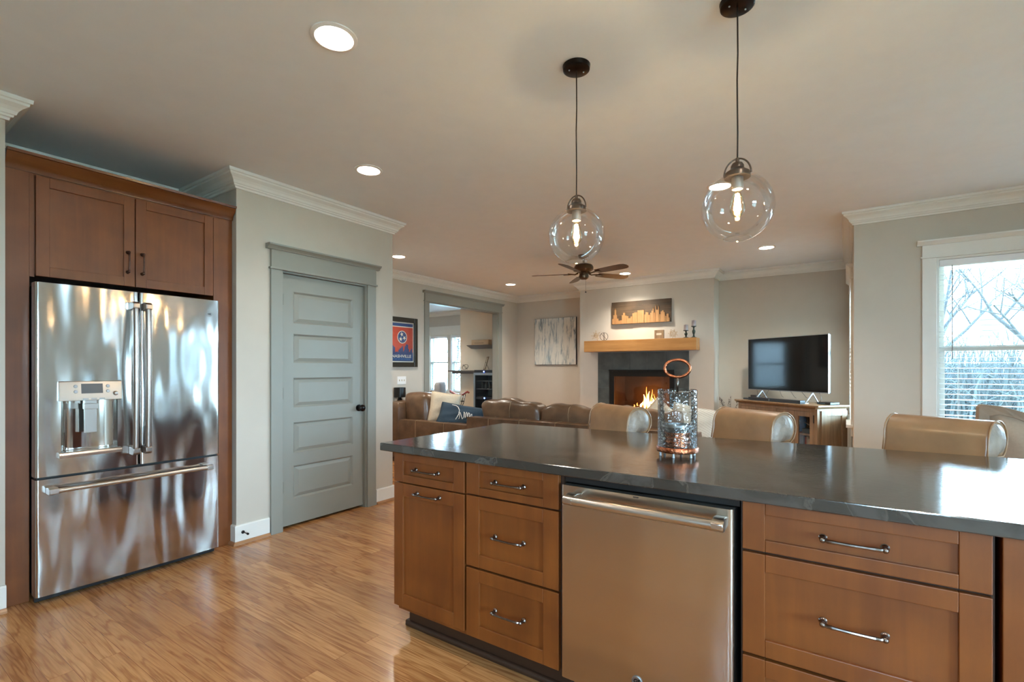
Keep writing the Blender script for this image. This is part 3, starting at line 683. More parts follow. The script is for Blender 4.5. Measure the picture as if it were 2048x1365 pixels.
# cavity
bm = newbm(); n = 14; cx_ = (DX0+DX1)/2; hw = (DX1-DX0)/2
prev = None
for i in range(n+1):
    a = PI*i/n; x = cx_-hw*math.cos(a); y = .004+.060*math.sin(a)**.7
    c = (bm.verts.new((x, y, DZ0)), bm.verts.new((x, y, DZ1)))
    if prev: bm.faces.new((prev[0], c[0], c[1], prev[1]))
    prev = c
obj('dispenser_recess', bm, mat('polished_recess', (.55, .54, .52), .09, 1.0), dl, smooth=True)
bm = newbm(); box(bm, DX0, DX1, -.0, .07, DZ1-.002, DZ1+.002); box(bm, .930, .985, .008, .045, 1.075, 1.10); box(bm, .926, .990, .004, .034, 1.045, 1.078)
box(bm, .930, .986, .012, .030, .91, 1.048); obj('dispenser_paddle', bm, M['handle_steel'], dl, bevel=.003)
bm = newbm(); prism(bm, [(-.034, .785), (-.036, .800), (-.030, .812), (.060, .818), (.060, .785)], 'x', .811, 1.093); obj('drip_tray', bm, M['handle_steel'], dl, bevel=.002)
# round maker's emblem
bm = newbm(); lathe(bm, [(0, 0), (.017, 0), (.017, .002), (.0145, .0035), (.0145, .002), (0, .002)], 24); xform(bm, Matrix.Rotation(PI/2, 4, 'X')); em = obj('emblem', bm, M['silver'], dr, smooth='auto', loc=(1.585, -.002, 1.648))
text_obj('emblem_letters', 'GE', .017, M['iron'], em, (0, -.0032, 0), (PI/2, 0, 0), .0006, bold=.0006)
# ---- island
YF = 1.640; ZT = .876
def island_unit(name, label, x0, x1, fronts, carc=True, left_end=False):
    t = thing(name, label, 'cabinet', (x0, YF, 0)); w = x1-x0
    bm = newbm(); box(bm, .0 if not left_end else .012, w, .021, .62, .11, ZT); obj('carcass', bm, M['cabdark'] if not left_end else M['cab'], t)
    for kind, a, b, z0, z1, kw in fronts:
        f = shaker(t, kind, a-x0, b-x0, 0, z0, z1, **kw)
        pz = {'drawer': (z0+z1)/2}.get(kind, z1-.035); pz = kw_p.get((name, round(z1, 3)), pz)
        pull(f, 'drawer_pull' if kind == 'drawer' else 'door_pull', (a+b)/2-x0 + (.008 if kind != 'drawer' else 0), 0, pz, .140, False, M['pull'], drop=.0)
    return t
kw_p = {}
t1 = island_unit('base_cabinet', 'narrow brown island cabinet at the left end, one drawer over a tall pull-out door', -1.815, -1.367, [('drawer', -1.815, -1.373, .734, .871, dict(rail=.062, toprail=.036)), ('cabinet_door', -1.815, -1.373, .134, .728, dict(rail=.062))], left_end=True)
t2 = island_unit('drawer_cabinet', 'brown three-drawer island cabinet just left of the steel dishwasher', -1.367, -.893, [('drawer', -1.361, -.905, .738, .873, dict(rail=.070, toprail=.032)), ('drawer', -1.361, -.905, .428, .731, dict(rail=.070, toprail=.055)), ('drawer', -1.361, -.905, .124, .419, dict(rail=.070, toprail=.055))])
t3 = island_unit('wide_drawer_cabinet', 'wide brown drawer cabinet right of the steel dishwasher', -.270, .302, [('drawer', -.263, .295, .727, .874, dict(rail=.062, toprail=.036)), ('drawer', -.263, .295, .411, .719, dict(rail=.062, toprail=.052)), ('drawer', -.263, .295, .110, .402, dict(rail=.062, toprail=.052))])
t4 = thing('island_end_panel', 'plain brown wooden end panel at the right end of the island front', 'panel', (.312, YF, 0))
bm = newbm(); box(bm, 0, .44, .0, .62, .0, ZT); obj('panel_board', bm, M['cab'], t4, bevel=.002)
bp = thing('island_back_panel', 'brown wooden back of the island, facing the bar stools', 'panel', (-1.80, 2.262, 0))
bm = newbm(); box(bm, 0, 2.55, 0, .02, .0, ZT); obj('back_board', bm, M['cab'], bp)
tk = thing('toe_kick', 'dark toe kick with rounded shoe bead under the island drawers', 'trim', (-1.79, 1.72, 0))
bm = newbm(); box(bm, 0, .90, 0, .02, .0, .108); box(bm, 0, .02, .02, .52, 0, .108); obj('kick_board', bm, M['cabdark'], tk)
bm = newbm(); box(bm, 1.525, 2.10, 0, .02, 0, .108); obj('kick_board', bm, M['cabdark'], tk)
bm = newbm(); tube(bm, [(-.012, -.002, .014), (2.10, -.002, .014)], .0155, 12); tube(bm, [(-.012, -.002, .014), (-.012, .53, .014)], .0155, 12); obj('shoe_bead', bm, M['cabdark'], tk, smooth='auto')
# countertop
ct = newbm()
prism(ct, [(-1.885, 1.612), (.78, 1.612), (.78, 2.795), (-1.885, 2.655)], 'z', .8775, .915)
tag(obj('countertop', ct, M['granite'], bevel=.004, seg=3), 'dark grey leathered stone countertop covering the whole island', 'countertop')
# ---- dishwasher
dw = thing('dishwasher', 'stainless steel dishwasher with bar handle, built into the island between drawer cabinets', 'dishwasher', (-.889, YF, 0))
bm = newbm(); box(bm, .012, .600, .05, .60, .10, .868); box(bm, -.002, .614, .03, .10, .845, .874); obj('tub', bm, M['black'], dw)
bm = newbm()
o_ = [(0, .05)]+[(0+.0, .010)]
pts = []
for k in range(6):
    a = PI/2*k/5; pts.append((.0+.012-.012*math.cos(a), .012-.012*math.sin(a)-.012))
for k in range(6):
    a = PI/2*k/5; pts.append((.604-.018+.018*math.sin(a), .018-.018*math.cos(a)-.012))
prism(bm, pts+[(.604, .045), (0, .045)], 'z', .118, .842)
dwd = obj('door_panel', bm, M['steel_dw'], dw, smooth='auto')
bm = newbm(); tube(bm, [(.050, -.078, .806), (.320, -.080, .806), (.589, -.078, .806)], .0160, 20); obj('handle_bar', bm, M['handle_steel'], dwd, smooth='auto')
for x in (.051, .552):
    bm = newbm(); prism(bm, [(-.012, .820), (-.050, .826), (-.080, .822), (-.094, .815), (-.094, .797), (-.080, .789), (-.050, .788), (-.012, .792)], 'x', x, x+.036)
    obj('handle_bracket', bm, M['handle_steel'], dwd, smooth='auto', bevel=.003)
bm = newbm(); box(bm, .283, .302, -.0135, -.012, .8345, .8375); obj('indicator', bm, M['black'], dwd)
bm = newbm(); lathe(bm, [(0, 0), (.019, 0), (.019, .003), (.0165, .0045), (.016, .002), (0, .002)], 28); xform(bm, Matrix.Rotation(PI/2, 4, 'X')); em = obj('emblem', bm, M['silver'], dwd, smooth='auto', loc=(.297, -.012, .205))
text_obj('emblem_letters', 'GE', .019, M['iron'], em, (0, -.0030, 0), (PI/2, 0, 0), .0006, bold=.0007)
# ---- hurricane lantern on the counter
LX, LY = -.580, 2.070
ln = thing('hurricane_lantern', 'glass and copper candle lantern with ring handle, standing on the island countertop', 'lantern', (LX, LY, .916), math.radians(16))
bm = newbm(); lathe(bm, [(0, .018), (.080, .018), (.083, .020), (.084, .024), (.084, .036), (.081, .040), (.0, .040)], 40); obj('base_tray', bm, M['copper'], ln, smooth='auto')
for k in range(6):
    a = 2*PI*k/6+.3; bm = newbm(); lathe(bm, [(0, 0), (.0055, 0), (.006, .004), (.0045, .008), (.0045, .018), (0, .018)], 10); obj('foot', bm, M['silver'], ln, smooth='auto', loc=(.070*math.cos(a), .070*math.sin(a), 0))
bm = newbm(); lathe(bm, [(.0785, .041), (.0785, .270), (.0765, .276), (.073, .276), (.0715, .270), (.0715, .041)], 48, close=True); obj('glass_cylinder', bm, M['hammered'], ln, smooth='auto')
bm = newbm(); s_ = .058
tube(bm, [(-s_, 0, .040), (-s_, 0, .258), (-s_+.006, 0, .264), (s_-.006, 0, .264), (s_, 0, .258), (s_, 0, .040)], .0028, 8); tube(bm, [(0, 0, .264), (0, 0, .333)], .0052, 10)
obj('inner_frame', bm, M['brushnickel'], ln, smooth=True)
bm = newbm(); tube(bm, [(.050*math.cos(2*PI*k/40), 0, .363+.036*math.sin(2*PI*k/40)) for k in range(40)], .0062, 10, cyc=True); obj('ring_handle', bm, M['copper'], ln, smooth=True)
cd = thing('candle_jar', 'copper banded jar candle with repeated O and X marks, inside the glass lantern', 'candle', (LX, LY, .9575), math.radians(16))
bm = newbm(); lathe(bm, [(0, .003), (.050, .003), (.050, .078), (0, .078)], 32); obj('wax', bm, mat('dark_wax', (.07, .06, .055), .5), cd, smooth='auto')
bm = newbm(); lathe(bm, [(.0515, 0), (.053, 0), (.053, .090), (.0515, .090)], 36, close=True); obj('jar', bm, M['hammered'], cd, smooth='auto')
bm = newbm(); lathe(bm, [(.0536, .002), (.0546, .002), (.0546, .058), (.0536, .058)], 36, close=True); sl = obj('copper_band', bm, M['copper'], cd, smooth='auto')
bm = newbm(); lathe(bm, [(.0532, .081), (.0555, .081), (.0555, .090), (.0532, .090)], 36, close=True); obj('rim', bm, M['silver'], cd, smooth='auto')
for r_ in range(3):
    for k in range(14):
        a = -PI/2-math.radians(16)-.0+ (k-6.5)*2*PI/22
        ch = 'OX'[(k+r_) % 2]; rad = .0549
        bm = newbm(); u = Vector((-math.sin(a), math.cos(a), 0)); c_ = Vector((rad*math.cos(a), rad*math.sin(a), .011+.0185*r_))
        if ch == 'O': tube(bm, [c_+u*(.0062*math.cos(2*PI*q/12))+Vector((0, 0, .0062*math.sin(2*PI*q/12))) for q in range(12)], .0011, 5, cyc=True)
        else:
            tube(bm, [c_+u*-.006+Vector((0, 0, -.006)), c_+u*.006+Vector((0, 0, .006))], .0011, 5); tube(bm, [c_+u*.006+Vector((0, 0, -.006)), c_+u*-.006+Vector((0, 0, .006))], .0011, 5)
        obj('ring_mark' if ch == 'O' else 'cross_mark', bm, M['iron'], sl, smooth=True)
# ---- door stop
ds = thing('door_stop', 'small dark spring door stop screwed to the white baseboard beside the refrigerator cabinet', 'door stop', (-3.632, 1.838, .085), 0)
bm = newbm(); lathe(bm, [(0, 0), (.012, 0), (.012, .004), (.006, .008), (0, .008)], 14); xform(bm, Matrix.Rotation(PI/2, 4, 'Y')); obj('mount', bm, M['bronze'], ds, smooth='auto')
bm = newbm(); tube(bm, [(.005, 0, 0), (.065, .0, 0)], .0035, 8); obj('rod', bm, M['bronze'], ds, smooth='auto')
bm = newbm(); lathe(bm, [(0, 0), (.008, 0), (.008, .012), (.005, .015), (0, .015)], 12); xform(bm, Matrix.Translation((.062, 0, 0)) @ Matrix.Rotation(PI/2, 4, 'Y')); obj('bumper', bm, M['bronze'], ds, smooth='auto')
# ---- pendants
def pendant(x, y, zc, label, first=None):
    if first:
        c = copy_tree(first); c.location = (x, y, CEIL); c['label'] = label; return c
    t = thing('pendant_lamp', label, 'pendant lamp', (x, y, CEIL), 0, 'globe pendants over the island'); zc -= CEIL
    bm = newbm(); lathe(bm, [(0, -.024), (.055, -.024), (.062, -.020), (.065, -.001), (0, -.001)], 36); obj('canopy', bm, M['bronze'], t, smooth='auto')
    for k in range(2):
        bm = newbm(); sphere(bm, (.035*math.cos(k*PI+.8), .035*math.sin(k*PI+.8), -.025), .004, 8, 6); obj('canopy_screw', bm, M['silver'], t, smooth=True)
    top = zc+.19
    bm = newbm(); tube(bm, [(0, 0, -.02), (.0015, 0, -.2), (-.001, 0, (top)/2), (.001, 0, top+.1), (0, 0, top-.01)], .0030, 8); obj('cord', bm, mat('dark_fabric_cord', (.03, .022, .018), .8), t, smooth=True)
    bm = newbm(); z = zc+.125
    lathe(bm, [(0, z+.066), (.007, z+.066), (.007, z+.050), (.018, z+.046), (.024, z+.036), (.024, z+.026), (.030, z+.020), (.044, z+.010), (.047, z-.004), (.047, z-.010), (.0, z-.010)], 28); obj('socket_cap', bm, M['brushnickel'], t, smooth='auto')
    bm = newbm(); tube(bm, [(.047*math.cos(a)*1.03, 0, z+.002+.062*math.sin(a)) for a in [PI*k/20 for k in range(21)]], .0032, 8); obj('yoke', bm, M['brushnickel'], t, smooth=True)
    bm = newbm(); lathe(bm, [(0, z-.010), (.021, z-.010), (.022, z-.048), (.019, z-.055), (0, z-.055)], 20); obj('socket', bm, mat('pale_socket', (.28, .25, .22), .45, .3), t, smooth='auto')
    bm = newbm(); prof = []
    a0, a1 = math.asin(.040/.13), PI-math.asin(.050/.13)
    for i in range(30): a = a0+(a1-a0)*i/29; prof.append((.130*math.sin(a), zc+.130*math.cos(a)))
    lathe(bm, prof, 56)
    for rr_, zz_ in (prof[0], prof[-1]): tube(bm, [(rr_*math.cos(2*PI*q/40), rr_*math.sin(2*PI*q/40), zz_) for q in range(40)], .0018, 6, cyc=True)
    obj('glass_globe', bm, M['globe'], t, smooth='auto')
    bm = newbm(); lathe(bm, [(.012, z-.054), (.013, z-.070), (.022, z-.095), (.029, z-.118), (.027, z-.140), (.016, z-.158), (0, z-.163)], 24); bl = obj('bulb', bm, M['bulb'], t, smooth=True)
    bm = newbm()
    for k in range(4):
        a = PI/2*k+.4; c_, s__ = math.cos(a), math.sin(a)
        tube(bm, [(.005*c_, .005*s__, z-.072), (.012*c_, .012*s__, z-.135)], .0026, 6)
    obj('filament', bm, M['filament'], bl)
    ld = bpy.data.lights.new('bulb_light', 'POINT'); ld.energy = PENDANT_W; ld.color = (1.0, .84, .62); ld.shadow_soft_size = .012
    lo = bpy.data.objects.new('bulb_light', ld); C.objects.link(lo); lo.parent = t; lo.location = (0, 0, z-.118)
    return t
pd = pendant(-1.045, 2.066, 1.902, 'clear glass globe pendant lamp hanging left, above the left half of the island')
pendant(-.347, 2.054, 1.902, 'clear glass globe pendant lamp hanging right, nearer the camera over the island', pd)
# ---- recessed ceiling lights
CANS = [(-1.81, 1.30, 'large recessed ceiling light nearest the camera, high above the floor before the refrigerator'), (-2.82, 2.31, 'recessed ceiling light above the grey pantry door'),
        (-4.685, 4.31, 'recessed ceiling light just right of the pantry wall crown corner'), (-4.683, 6.81, 'recessed ceiling light in front of the cased opening'),
        (-2.728, 6.99, 'recessed ceiling light behind the tip of the fan blade'), (-.77, 6.42, 'recessed ceiling light above the television'),
        (-.81, 4.055, 'recessed ceiling light partly behind the right glass globe pendant'),
        (.35, 1.3, None), (-1.81, -.5, None), (.35, -.5, None), (2.3, 1.3, None), (2.3, 3.6, None), (-7.6, 7.2, None), (-6.4, 5.6, None)]  # entries without a label are unseen lights added to brighten the rooms
can0 = None
for x, y, lb in CANS:
    if can0 is None:
        can0 = thing('recessed_light', lb, 'ceiling light', (x, y, CEIL), 0, 'recessed ceiling lights')
        bm = newbm(); lathe(bm, [(.096, -.0005), (.096, -.005), (.080, -.009), (.076, -.006), (.076, -.0005)], 36, close=True); obj('trim_ring', bm, M['white'], can0, smooth='auto')
        bm = newbm(); lathe(bm, [(0, -.0045), (.075, -.0045), (.075, -.001), (0, -.001)], 32); obj('diffuser', bm, M['can'], can0, smooth='auto')
        sd = bpy.data.lights.new('downlight', 'SPOT'); sd.energy = SPOT_W; sd.color = (1.0, .91, .79); sd.spot_size = math.radians(128); sd.spot_blend = .9; sd.shadow_soft_size = .07
        living_light = sd.copy(); living_light.energy = LIVING_W
        so = bpy.data.objects.new('downlight', sd); C.objects.link(so); so.parent = can0; so.location = (0, 0, -.012)
    else:
        c = copy_tree(can0); c.location = (x, y, CEIL); c['label'] = lb or 'recessed ceiling light outside the picture, added to brighten the rooms'
        if y > 3.8 and x < 0:
            for q_ in c.children:
                if q_.type == 'LIGHT': q_.data = living_light
# ---- bar stools
def stool(label, x, y, rz, first=None):
    if first:
        c = copy_tree(first); c.location = (x, y, 0); c.rotation_euler = (0, 0, rz); c['label'] = label; return c
    t = thing('bar_stool', label, 'bar stool', (x, y, 0), rz, 'rolled-back leather stools along the island')
    W_ = .20
    # back with rolled top; profile in (y,z), room side is -y
    prof = [(-.085, .66), (-.070, .78), (-.045, .88), (-.030, .935)]
    cx_, cz_, r_ = .055, .962, .086
    for k in range(1, 13):
        a = math.radians(195-k*21); prof.append((cx_+r_*math.cos(a), cz_+r_*math.sin(a)))
    prof += [(.012, .905), (.014, .87), (.010, .78), (.000, .66)]
    bm = newbm(); prism(bm, prof, 'x', -W_, W_)
    obj('backrest', bm, M['stool'], t, smooth='auto', bevel=.010, seg=3)
    for s in (-1, 1):
        bm = newbm(); st = 0
        cpts = [(-.038, .88), (-.028, .935)] + [(cx_+(r_-.006)*math.cos(math.radians(195-k*21)), cz_+(r_-.006)*math.sin(math.radians(195-k*21))) for k in range(1, 13)] + [(.010, .90), (.004, .86), (-.020, .85)]
        cc = Vector((s*(W_+.020), cx_-.01, cz_-.01)); mid = [Vector((s*(W_+.016), cx_-.01+(p[0]-cx_+.01)*.6, cz_-.01+(p[1]-cz_+.01)*.6)) for p in cpts]
        A_ = [bm.verts.new((s*(W_-.004), p[0], p[1])) for p in cpts]; B_ = [bm.verts.new(q) for q in mid]; D_ = bm.verts.new(cc)
        n_ = len(cpts)
        for i in range(n_):
            bm.faces.new((A_[i], A_[(i+1) % n_], B_[(i+1) % n_], B_[i])); bm.faces.new((B_[i], B_[(i+1) % n_], D_))
        obj('roll_end', bm, M['stoolcap'], t, smooth=True, sub=1)
        bm = newbm(); tube(bm, [(s*(W_+.001), p[0]+(p[0]-cx_)*.09, p[1]+(p[1]-cz_)*.09) for p in cpts[:-1]], .0035, 6); obj('piping', bm, M['stool'], t, smooth=True)
    bm = newbm(); soft_box(bm, -.215, .215, -.42, .0, .60, .70, .02, 5, .03); obj('seat', bm, M['stool'], t, smooth=True)
    for sx in (-1, 1):
        for yy in (-.38, .0):
            bm = newbm(); tube(bm, [(sx*.185, yy, .61), (sx*.20, yy+(-.01 if yy < -.1 else .03), .002)], [.022, .014], 8); obj('leg', bm, M['stoolleg'], t, smooth='auto')
    bm = newbm()
    for sx in (-1, 1): tube(bm, [(sx*.193, -.385, .30), (sx*.193, .014, .30)], .010, 6)
    tube(bm, [(-.193, -.387, .22), (.193, -.387, .22)], .010, 6); obj('footrest', bm, M['stoolleg'], t, smooth='auto')
    return t
s0 = stool('tan leather bar stool with rolled back, leftmost at the island, before the sofa', -1.205, 2.865, math.radians(-32))
stool('tan leather bar stool with rolled back, middle one beside the candle lantern', -.465, 2.980, math.radians(-34), s0)
stool('tan leather bar stool with rolled back, rightmost, before the window wall', .350, 3.030, math.radians(-30), s0)
# ---- dining chair
dc = thing('dining_chair', 'round-backed dining chair with weathered wood frame, right of the last bar stool', 'chair', (1.02, 4.05, 0), math.radians(10))
def arch(u): # outline of the back in local x,z
    return None
out = [(-.33, .62), (-.345, .80), (-.352, .95), (-.350, 1.045), (-.335, 1.062), (-.26, 1.055), (-.16, 1.020), (-.06, .965), (.04, .895), (.13, .81), (.20, .72), (.24, .62)]
inn = [(-.290, .62), (-.300, .80), (-.305, .95), (-.303, 1.005), (-.24, 1.003), (-.17, .972), (-.085, .925), (.0, .862), (.08, .785), (.15, .70), (.19, .62)]
def warp(x, y): return (x, y+.9*(x+.05)**2)
bm = newbm()
nn = min(len(out), len(inn))
inn2 = []
for i in range(len(out)):
    f_ = i/(len(out)-1)*(len(inn)-1); k = int(f_); k = min(k, len(inn)-2); w_ = f_-k; inn2.append((inn[k][0]*(1-w_)+inn[k+1][0]*w_, inn[k][1]*(1-w_)+inn[k+1][1]*w_))
L1 = []
for i in range(len(out)):
    r_ = []
    for (x, z), y in ((out[i], -.022), (inn2[i], -.014), (inn2[i], .014), (out[i], .022)):
        X_, Y_ = warp(x, y); r_.append(bm.verts.new((X_, Y_, z)))
    L1.append(r_)
for a_, b_ in zip(L1, L1[1:]):
    for k in range(4): bm.faces.new((a_[k], a_[(k+1) % 4], b_[(k+1) % 4], b_[k]))
bm.faces.new(L1[0][::-1]); bm.faces.new(L1[-1]); obj('back_frame', bm, M['chairwood'], dc, bevel=.004)
bm = newbm()
cen = (-.10, .74); F_, B_ = [], []
for (x, z) in inn2: F_.append(bm.verts.new((*warp(x, -.010), z))); B_.append(bm.verts.new((*warp(x, .010), z)))
cf = bm.verts.new((*warp(cen[0], -.030), cen[1])); cb = bm.verts.new((*warp(cen[0], .030), cen[1]))
for i in range(len(F_)):
    j = (i+1) % len(F_)
    bm.faces.new((F_[i], F_[j], cf)); bm.faces.new((B_[j], B_[i], cb)); bm.faces.new((F_[i], B_[i], B_[j], F_[j]))
obj('back_cushion', bm, M['chairfab'], dc, smooth=True)
bm = newbm(); soft_box(bm, -.27, .24, .02, .50, .40, .50, .02, 4, .03); obj('seat', bm, M['chairfab'], dc, smooth=True)
for sx in (-.30, .20):
    bm = newbm(); tube(bm, [(sx, *([warp(sx, 0)[1]]), .64), (sx, warp(sx, 0)[1], .40), (sx, warp(sx, 0)[1]-.03, .002)], [.018, .022, .013], 8); obj('leg', bm, M['chairwood'], dc, smooth='auto')
for sx in (-.23, .20):
    bm = newbm(); tube(bm, [(sx, .46, .42), (sx, .47, .002)], [.022, .013], 8); obj('leg', bm, M['chairwood'], dc, smooth='auto')
# ================================================================== LIVING ROOM
# ---- ceiling fan
fn = thing('ceiling_fan', 'brown five-blade ceiling fan behind the left glass globe', 'ceiling fan', (-2.72, 5.58, CEIL), math.radians(34.3))
bm = newbm(); lathe(bm, [(0, -.001), (.07, -.001), (.065, -.03), (.03, -.045), (0, -.045)], 28); obj('canopy', bm, M['fanunder'], fn, smooth='auto')
bm = newbm(); lathe(bm, [(0, -.03), (.014, -.03), (.014, -.12), (0, -.12)], 14); obj('down_rod', bm, M['fanunder'], fn, smooth='auto')
bm = newbm(); lathe(bm, [(0, -.10), (.05, -.105), (.105, -.125), (.120, -.150), (.120, -.185), (.095, -.205), (.075, -.215), (.055, -.225), (.055, -.250), (.062, -.258), (.058, -.290), (.035, -.305), (0, -.307)], 36); obj('motor_housing', bm, M['fanunder'], fn, smooth='auto')
for k in range(5):
    a = PI/2-math.radians(-5+72*k)
    bm = newbm(); n = 10; st = [( .20, .050), (.28, .056), (.40, .062), (.52, .066), (.60, .064), (.64, .050), (.660, .020)]
    up = [(x, w) for x, w in st]; dn = [(x, -w) for x, w in st[::-1]]
    prism(bm, up+dn, 'z', -.003, .003)
    xform(bm, Matrix.Rotation(a, 4, 'Z') @ Matrix.Translation((0, 0, -.232)) @ Matrix.Rotation(math.radians(-13), 4, 'X'))
    bl = obj('fan_blade', bm, M['fanwood'], fn, bevel=.0015)
    bm = newbm(); tube(bm, [(.07, 0, -.222), (.11, .0, -.240), (.15, 0, -.235), (.20, 0, -.232)], [.012, .008, .008, .012], 8); box(bm, .19, .255, -.028, .028, -.242, -.236)
    xform(bm, Matrix.Rotation(a, 4, 'Z')); obj('blade_iron', bm, M['fanunder'], bl, smooth='auto')
bm = newbm(); tube(bm, [(.02, -.03, -.30), (.02, -.03, -.46)], .0012, 5); sphere(bm, (.02, -.03, -.468), .011, 10, 8, (1, 1, .7)); obj('pull_chain', bm, M['iron'], fn, smooth=True)
# ---- fireplace
fp = thing('fireplace', 'gas fireplace with dark slate tile surround, burning behind glass under the oak mantel', 'fireplace', (0, 7.45, 0))
TX0, TX1, TZ = -3.37, -1.915, 1.537; FX0, FX1, FZ0, FZ1 = -3.163, -2.124, .46, 1.257
bm = newbm(); box(bm, TX0, FX0, -.010, 0, .03, TZ); box(bm, FX1, TX1, -.010, 0, .03, TZ); box(bm, FX0, FX1, -.010, 0, FZ1, TZ); box(bm, FX0, FX1, -.010, 0, .03, FZ0)
obj('surround_grout', bm, M['grout'], fp)
bm = newbm(); g = .003
def tile(a, b, c, d_):
    box(bm, a+g, b-g, -.016, -.010, c+g, d_-g)
xs = [TX0, TX0+.262, TX0+.545, TX0+.825, TX0+1.105, TX1]
for a_, b_ in zip(xs, xs[1:]): tile(a_, b_, FZ1, TZ)
for (xa, xb) in ((TX0, FX0), (FX1, TX1)):
    z = FZ1
    while z > .05:
        z2 = max(.03, z-.285); tile(xa, xb, z2, z); z = z2
for a_, b_ in zip([FX0, FX0+.35, FX0+.70], [FX0+.35, FX0+.70, FX1]): tile(a_, b_, .03+.0, FZ0)
obj('slate_tiles', bm, M['slate'], fp, bevel=.0015)
bm = newbm(); box(bm, FX0, FX0+.055, -.030, -.0, FZ0, FZ1); box(bm, FX1-.055, FX1, -.030, 0, FZ0, FZ1); box(bm, FX0+.055, FX1-.055, -.030, 0, 1.150, 1.225); box(bm, FX0+.055, FX1-.055, -.030, 0, FZ0, .52)
box(bm, FX0-.004, FX1+.004, -.042, 0, 1.235, FZ1); box(bm, FX0+.02, FX1-.02, -.02, 0, 1.222, 1.237)
box(bm, FX0+.055, FX0+.075, -.022, 0, .52, 1.15); box(bm, FX1-.075, FX1-.055, -.022, 0, .52, 1.15)
obj('metal_frame', bm, M['iron'], fp, bevel=.002)
bm = newbm(); box(bm, FX0+.075, FX1-.075, .012, .016, .52, 1.15); obj('glass_front', bm, glass_mat('firebox_glass', (.80, .72, .66), .10), fp)
bm = newbm(); x0, x1 = FB[0], FB[1]
box(bm, x0+.005, x0+.02, .02, .50, FB[2], FB[3]); box(bm, x1-.02, x1-.005, .02, .50, FB[2], FB[3]); box(bm, x0+.005, x1-.005, .50, .52, FB[2], FB[3]); box(bm, x0+.005, x1-.005, .02, .52, FB[3]-.02, FB[3]-.005); box(bm, x0+.005, x1-.005, .02, .52, FB[2]+.005, FB[2]+.03)
obj('firebox_liner', bm, M['firebrick'], fp)
bm = newbm(); random.seed(3)
for i in range(60):
    x = random.uniform(-2.98, -2.28); y = random.uniform(.10, .34); sphere(bm, (x, y, .545+random.uniform(0, .02)), random.uniform(.012, .028), 7, 5)
obj('ember_bed', bm, M['log'], fp, smooth=True)
for (a_, b_, r_) in (((-3.0, .30, .58), (-2.28, .28, .60), .050), ((-2.93, .14, .585), (-2.62, .30, .68), .040), ((-2.35, .13, .585), (-2.62, .27, .70), .038), ((-2.78, .12, .58), (-2.42, .15, .60), .034)):
    bm = newbm(); a_, b_ = Vector(a_), Vector(b_); pts = [a_.lerp(b_, k/6)+Vector((0, random.uniform(-.008, .008), random.uniform(-.01, .01))) for k in range(7)]
    tube(bm, pts, [r_*random.uniform(.85, 1.1) for _ in pts], 10); obj('log', bm, M['log'], fp, smooth='auto')
def flame(bm, x, y, z, h, w):
    pts = []; rr = []
    for k in range(9):
        u = k/8; pts.append((x+.025*math.sin(u*4+x*40)*u, y+.01*math.sin(u*5+x*20), z+h*u)); rr.append(max(.001, w*math.sin(PI*min(1, u*.86+.14))**1.1*(1-u*.35)))
    tube(bm, pts, rr, 8)
bm = newbm()
for x, h, w in ((-2.66, .22, .026), (-2.60, .27, .024), (-2.54, .17, .030), (-2.58, .12, .036), (-2.50, .11, .026), (-2.72, .10, .018)): flame(bm, x, .22, .64, h, w)
obj('flames', bm, M['fire1'], fp, smooth=True)
bm = newbm()
for x, h, w in ((-2.63, .36, .014), (-2.57, .32, .013), (-2.70, .22, .013), (-2.50, .25, .011), (-2.78, .10, .014), (-2.44, .13, .014), (-2.86, .07, .012), (-2.38, .09, .012)): flame(bm, x, .25, .62, h, w)
obj('flame_tips', bm, M['fire2'], fp, smooth=True)
bm = newbm()
for i in range(22): sphere(bm, (random.uniform(-2.85, -2.4), random.uniform(.10, .2), .575), random.uniform(.006, .014), 6, 4)
obj('glowing_embers', bm, M['ember'], fp, smooth=True)
mt = newbm(); box(mt, -3.53, -1.765, 7.25, 7.449, 1.545, 1.722)
tag(obj('mantel_shelf', mt, M['oak'], bevel=.003), 'thick honey-coloured oak mantel beam above the slate fireplace', 'mantel')
# ---- things on the mantel (top z = 1.722)
MZ = 1.722
st_ = thing('metal_star', 'wire star ornament, leftmost on the mantel', 'ornament', (-3.36, 7.34, MZ+.088))
bm = newbm(); random.seed(5)
dirs = [Vector(v).normalized() for v in ((1, 0, 0), (-1, 0, 0), (0, 1, 0), (0, -1, 0), (.0, 0, 1), (.3, .2, -.95), (.75, .3, .7), (-.7, .35, .7), (.7, -.35, -.65), (-.65, -.35, -.72), (.35, -.8, .45), (-.3, .8, -.4))]
for d_ in dirs:
    u = d_.cross(Vector((.3, .5, .8))).normalized(); w_ = d_.cross(u); tip = d_*.088
    for k in range(4):
        b_ = (u*math.cos(k*PI/2)+w_*math.sin(k*PI/2))*.020+d_*.026; tube(bm, [b_, tip], .0012, 4)
        b2 = (u*math.cos((k+1)*PI/2)+w_*math.sin((k+1)*PI/2))*.020+d_*.026; tube(bm, [b_, b2], .0012, 4)
obj('wire_star', bm, M['gold'], st_)
sp = thing('wire_sphere', 'small dark ring ornament with a cross bar, second from left on the mantel', 'ornament', (-3.215, 7.33, MZ+.067), .3)
for k, (ax, ph) in enumerate((('Y', 0.3), ('Y', 1.1))):
    bm = newbm(); tube(bm, [(.063*math.cos(2*PI*q/30), 0, .063*math.sin(2*PI*q/30)) for q in range(30)], .0035, 6, cyc=True); xform(bm, Matrix.Rotation(.0+k*PI/2*1.0, 4, 'Z')); obj('hoop', bm, M['darkwire'], sp, smooth=True)
bm = newbm(); tube(bm, [(-.04, 0, .045), (.04, 0, -.045)], .0035, 6); obj('cross_bar', bm, M['darkwire'], sp)
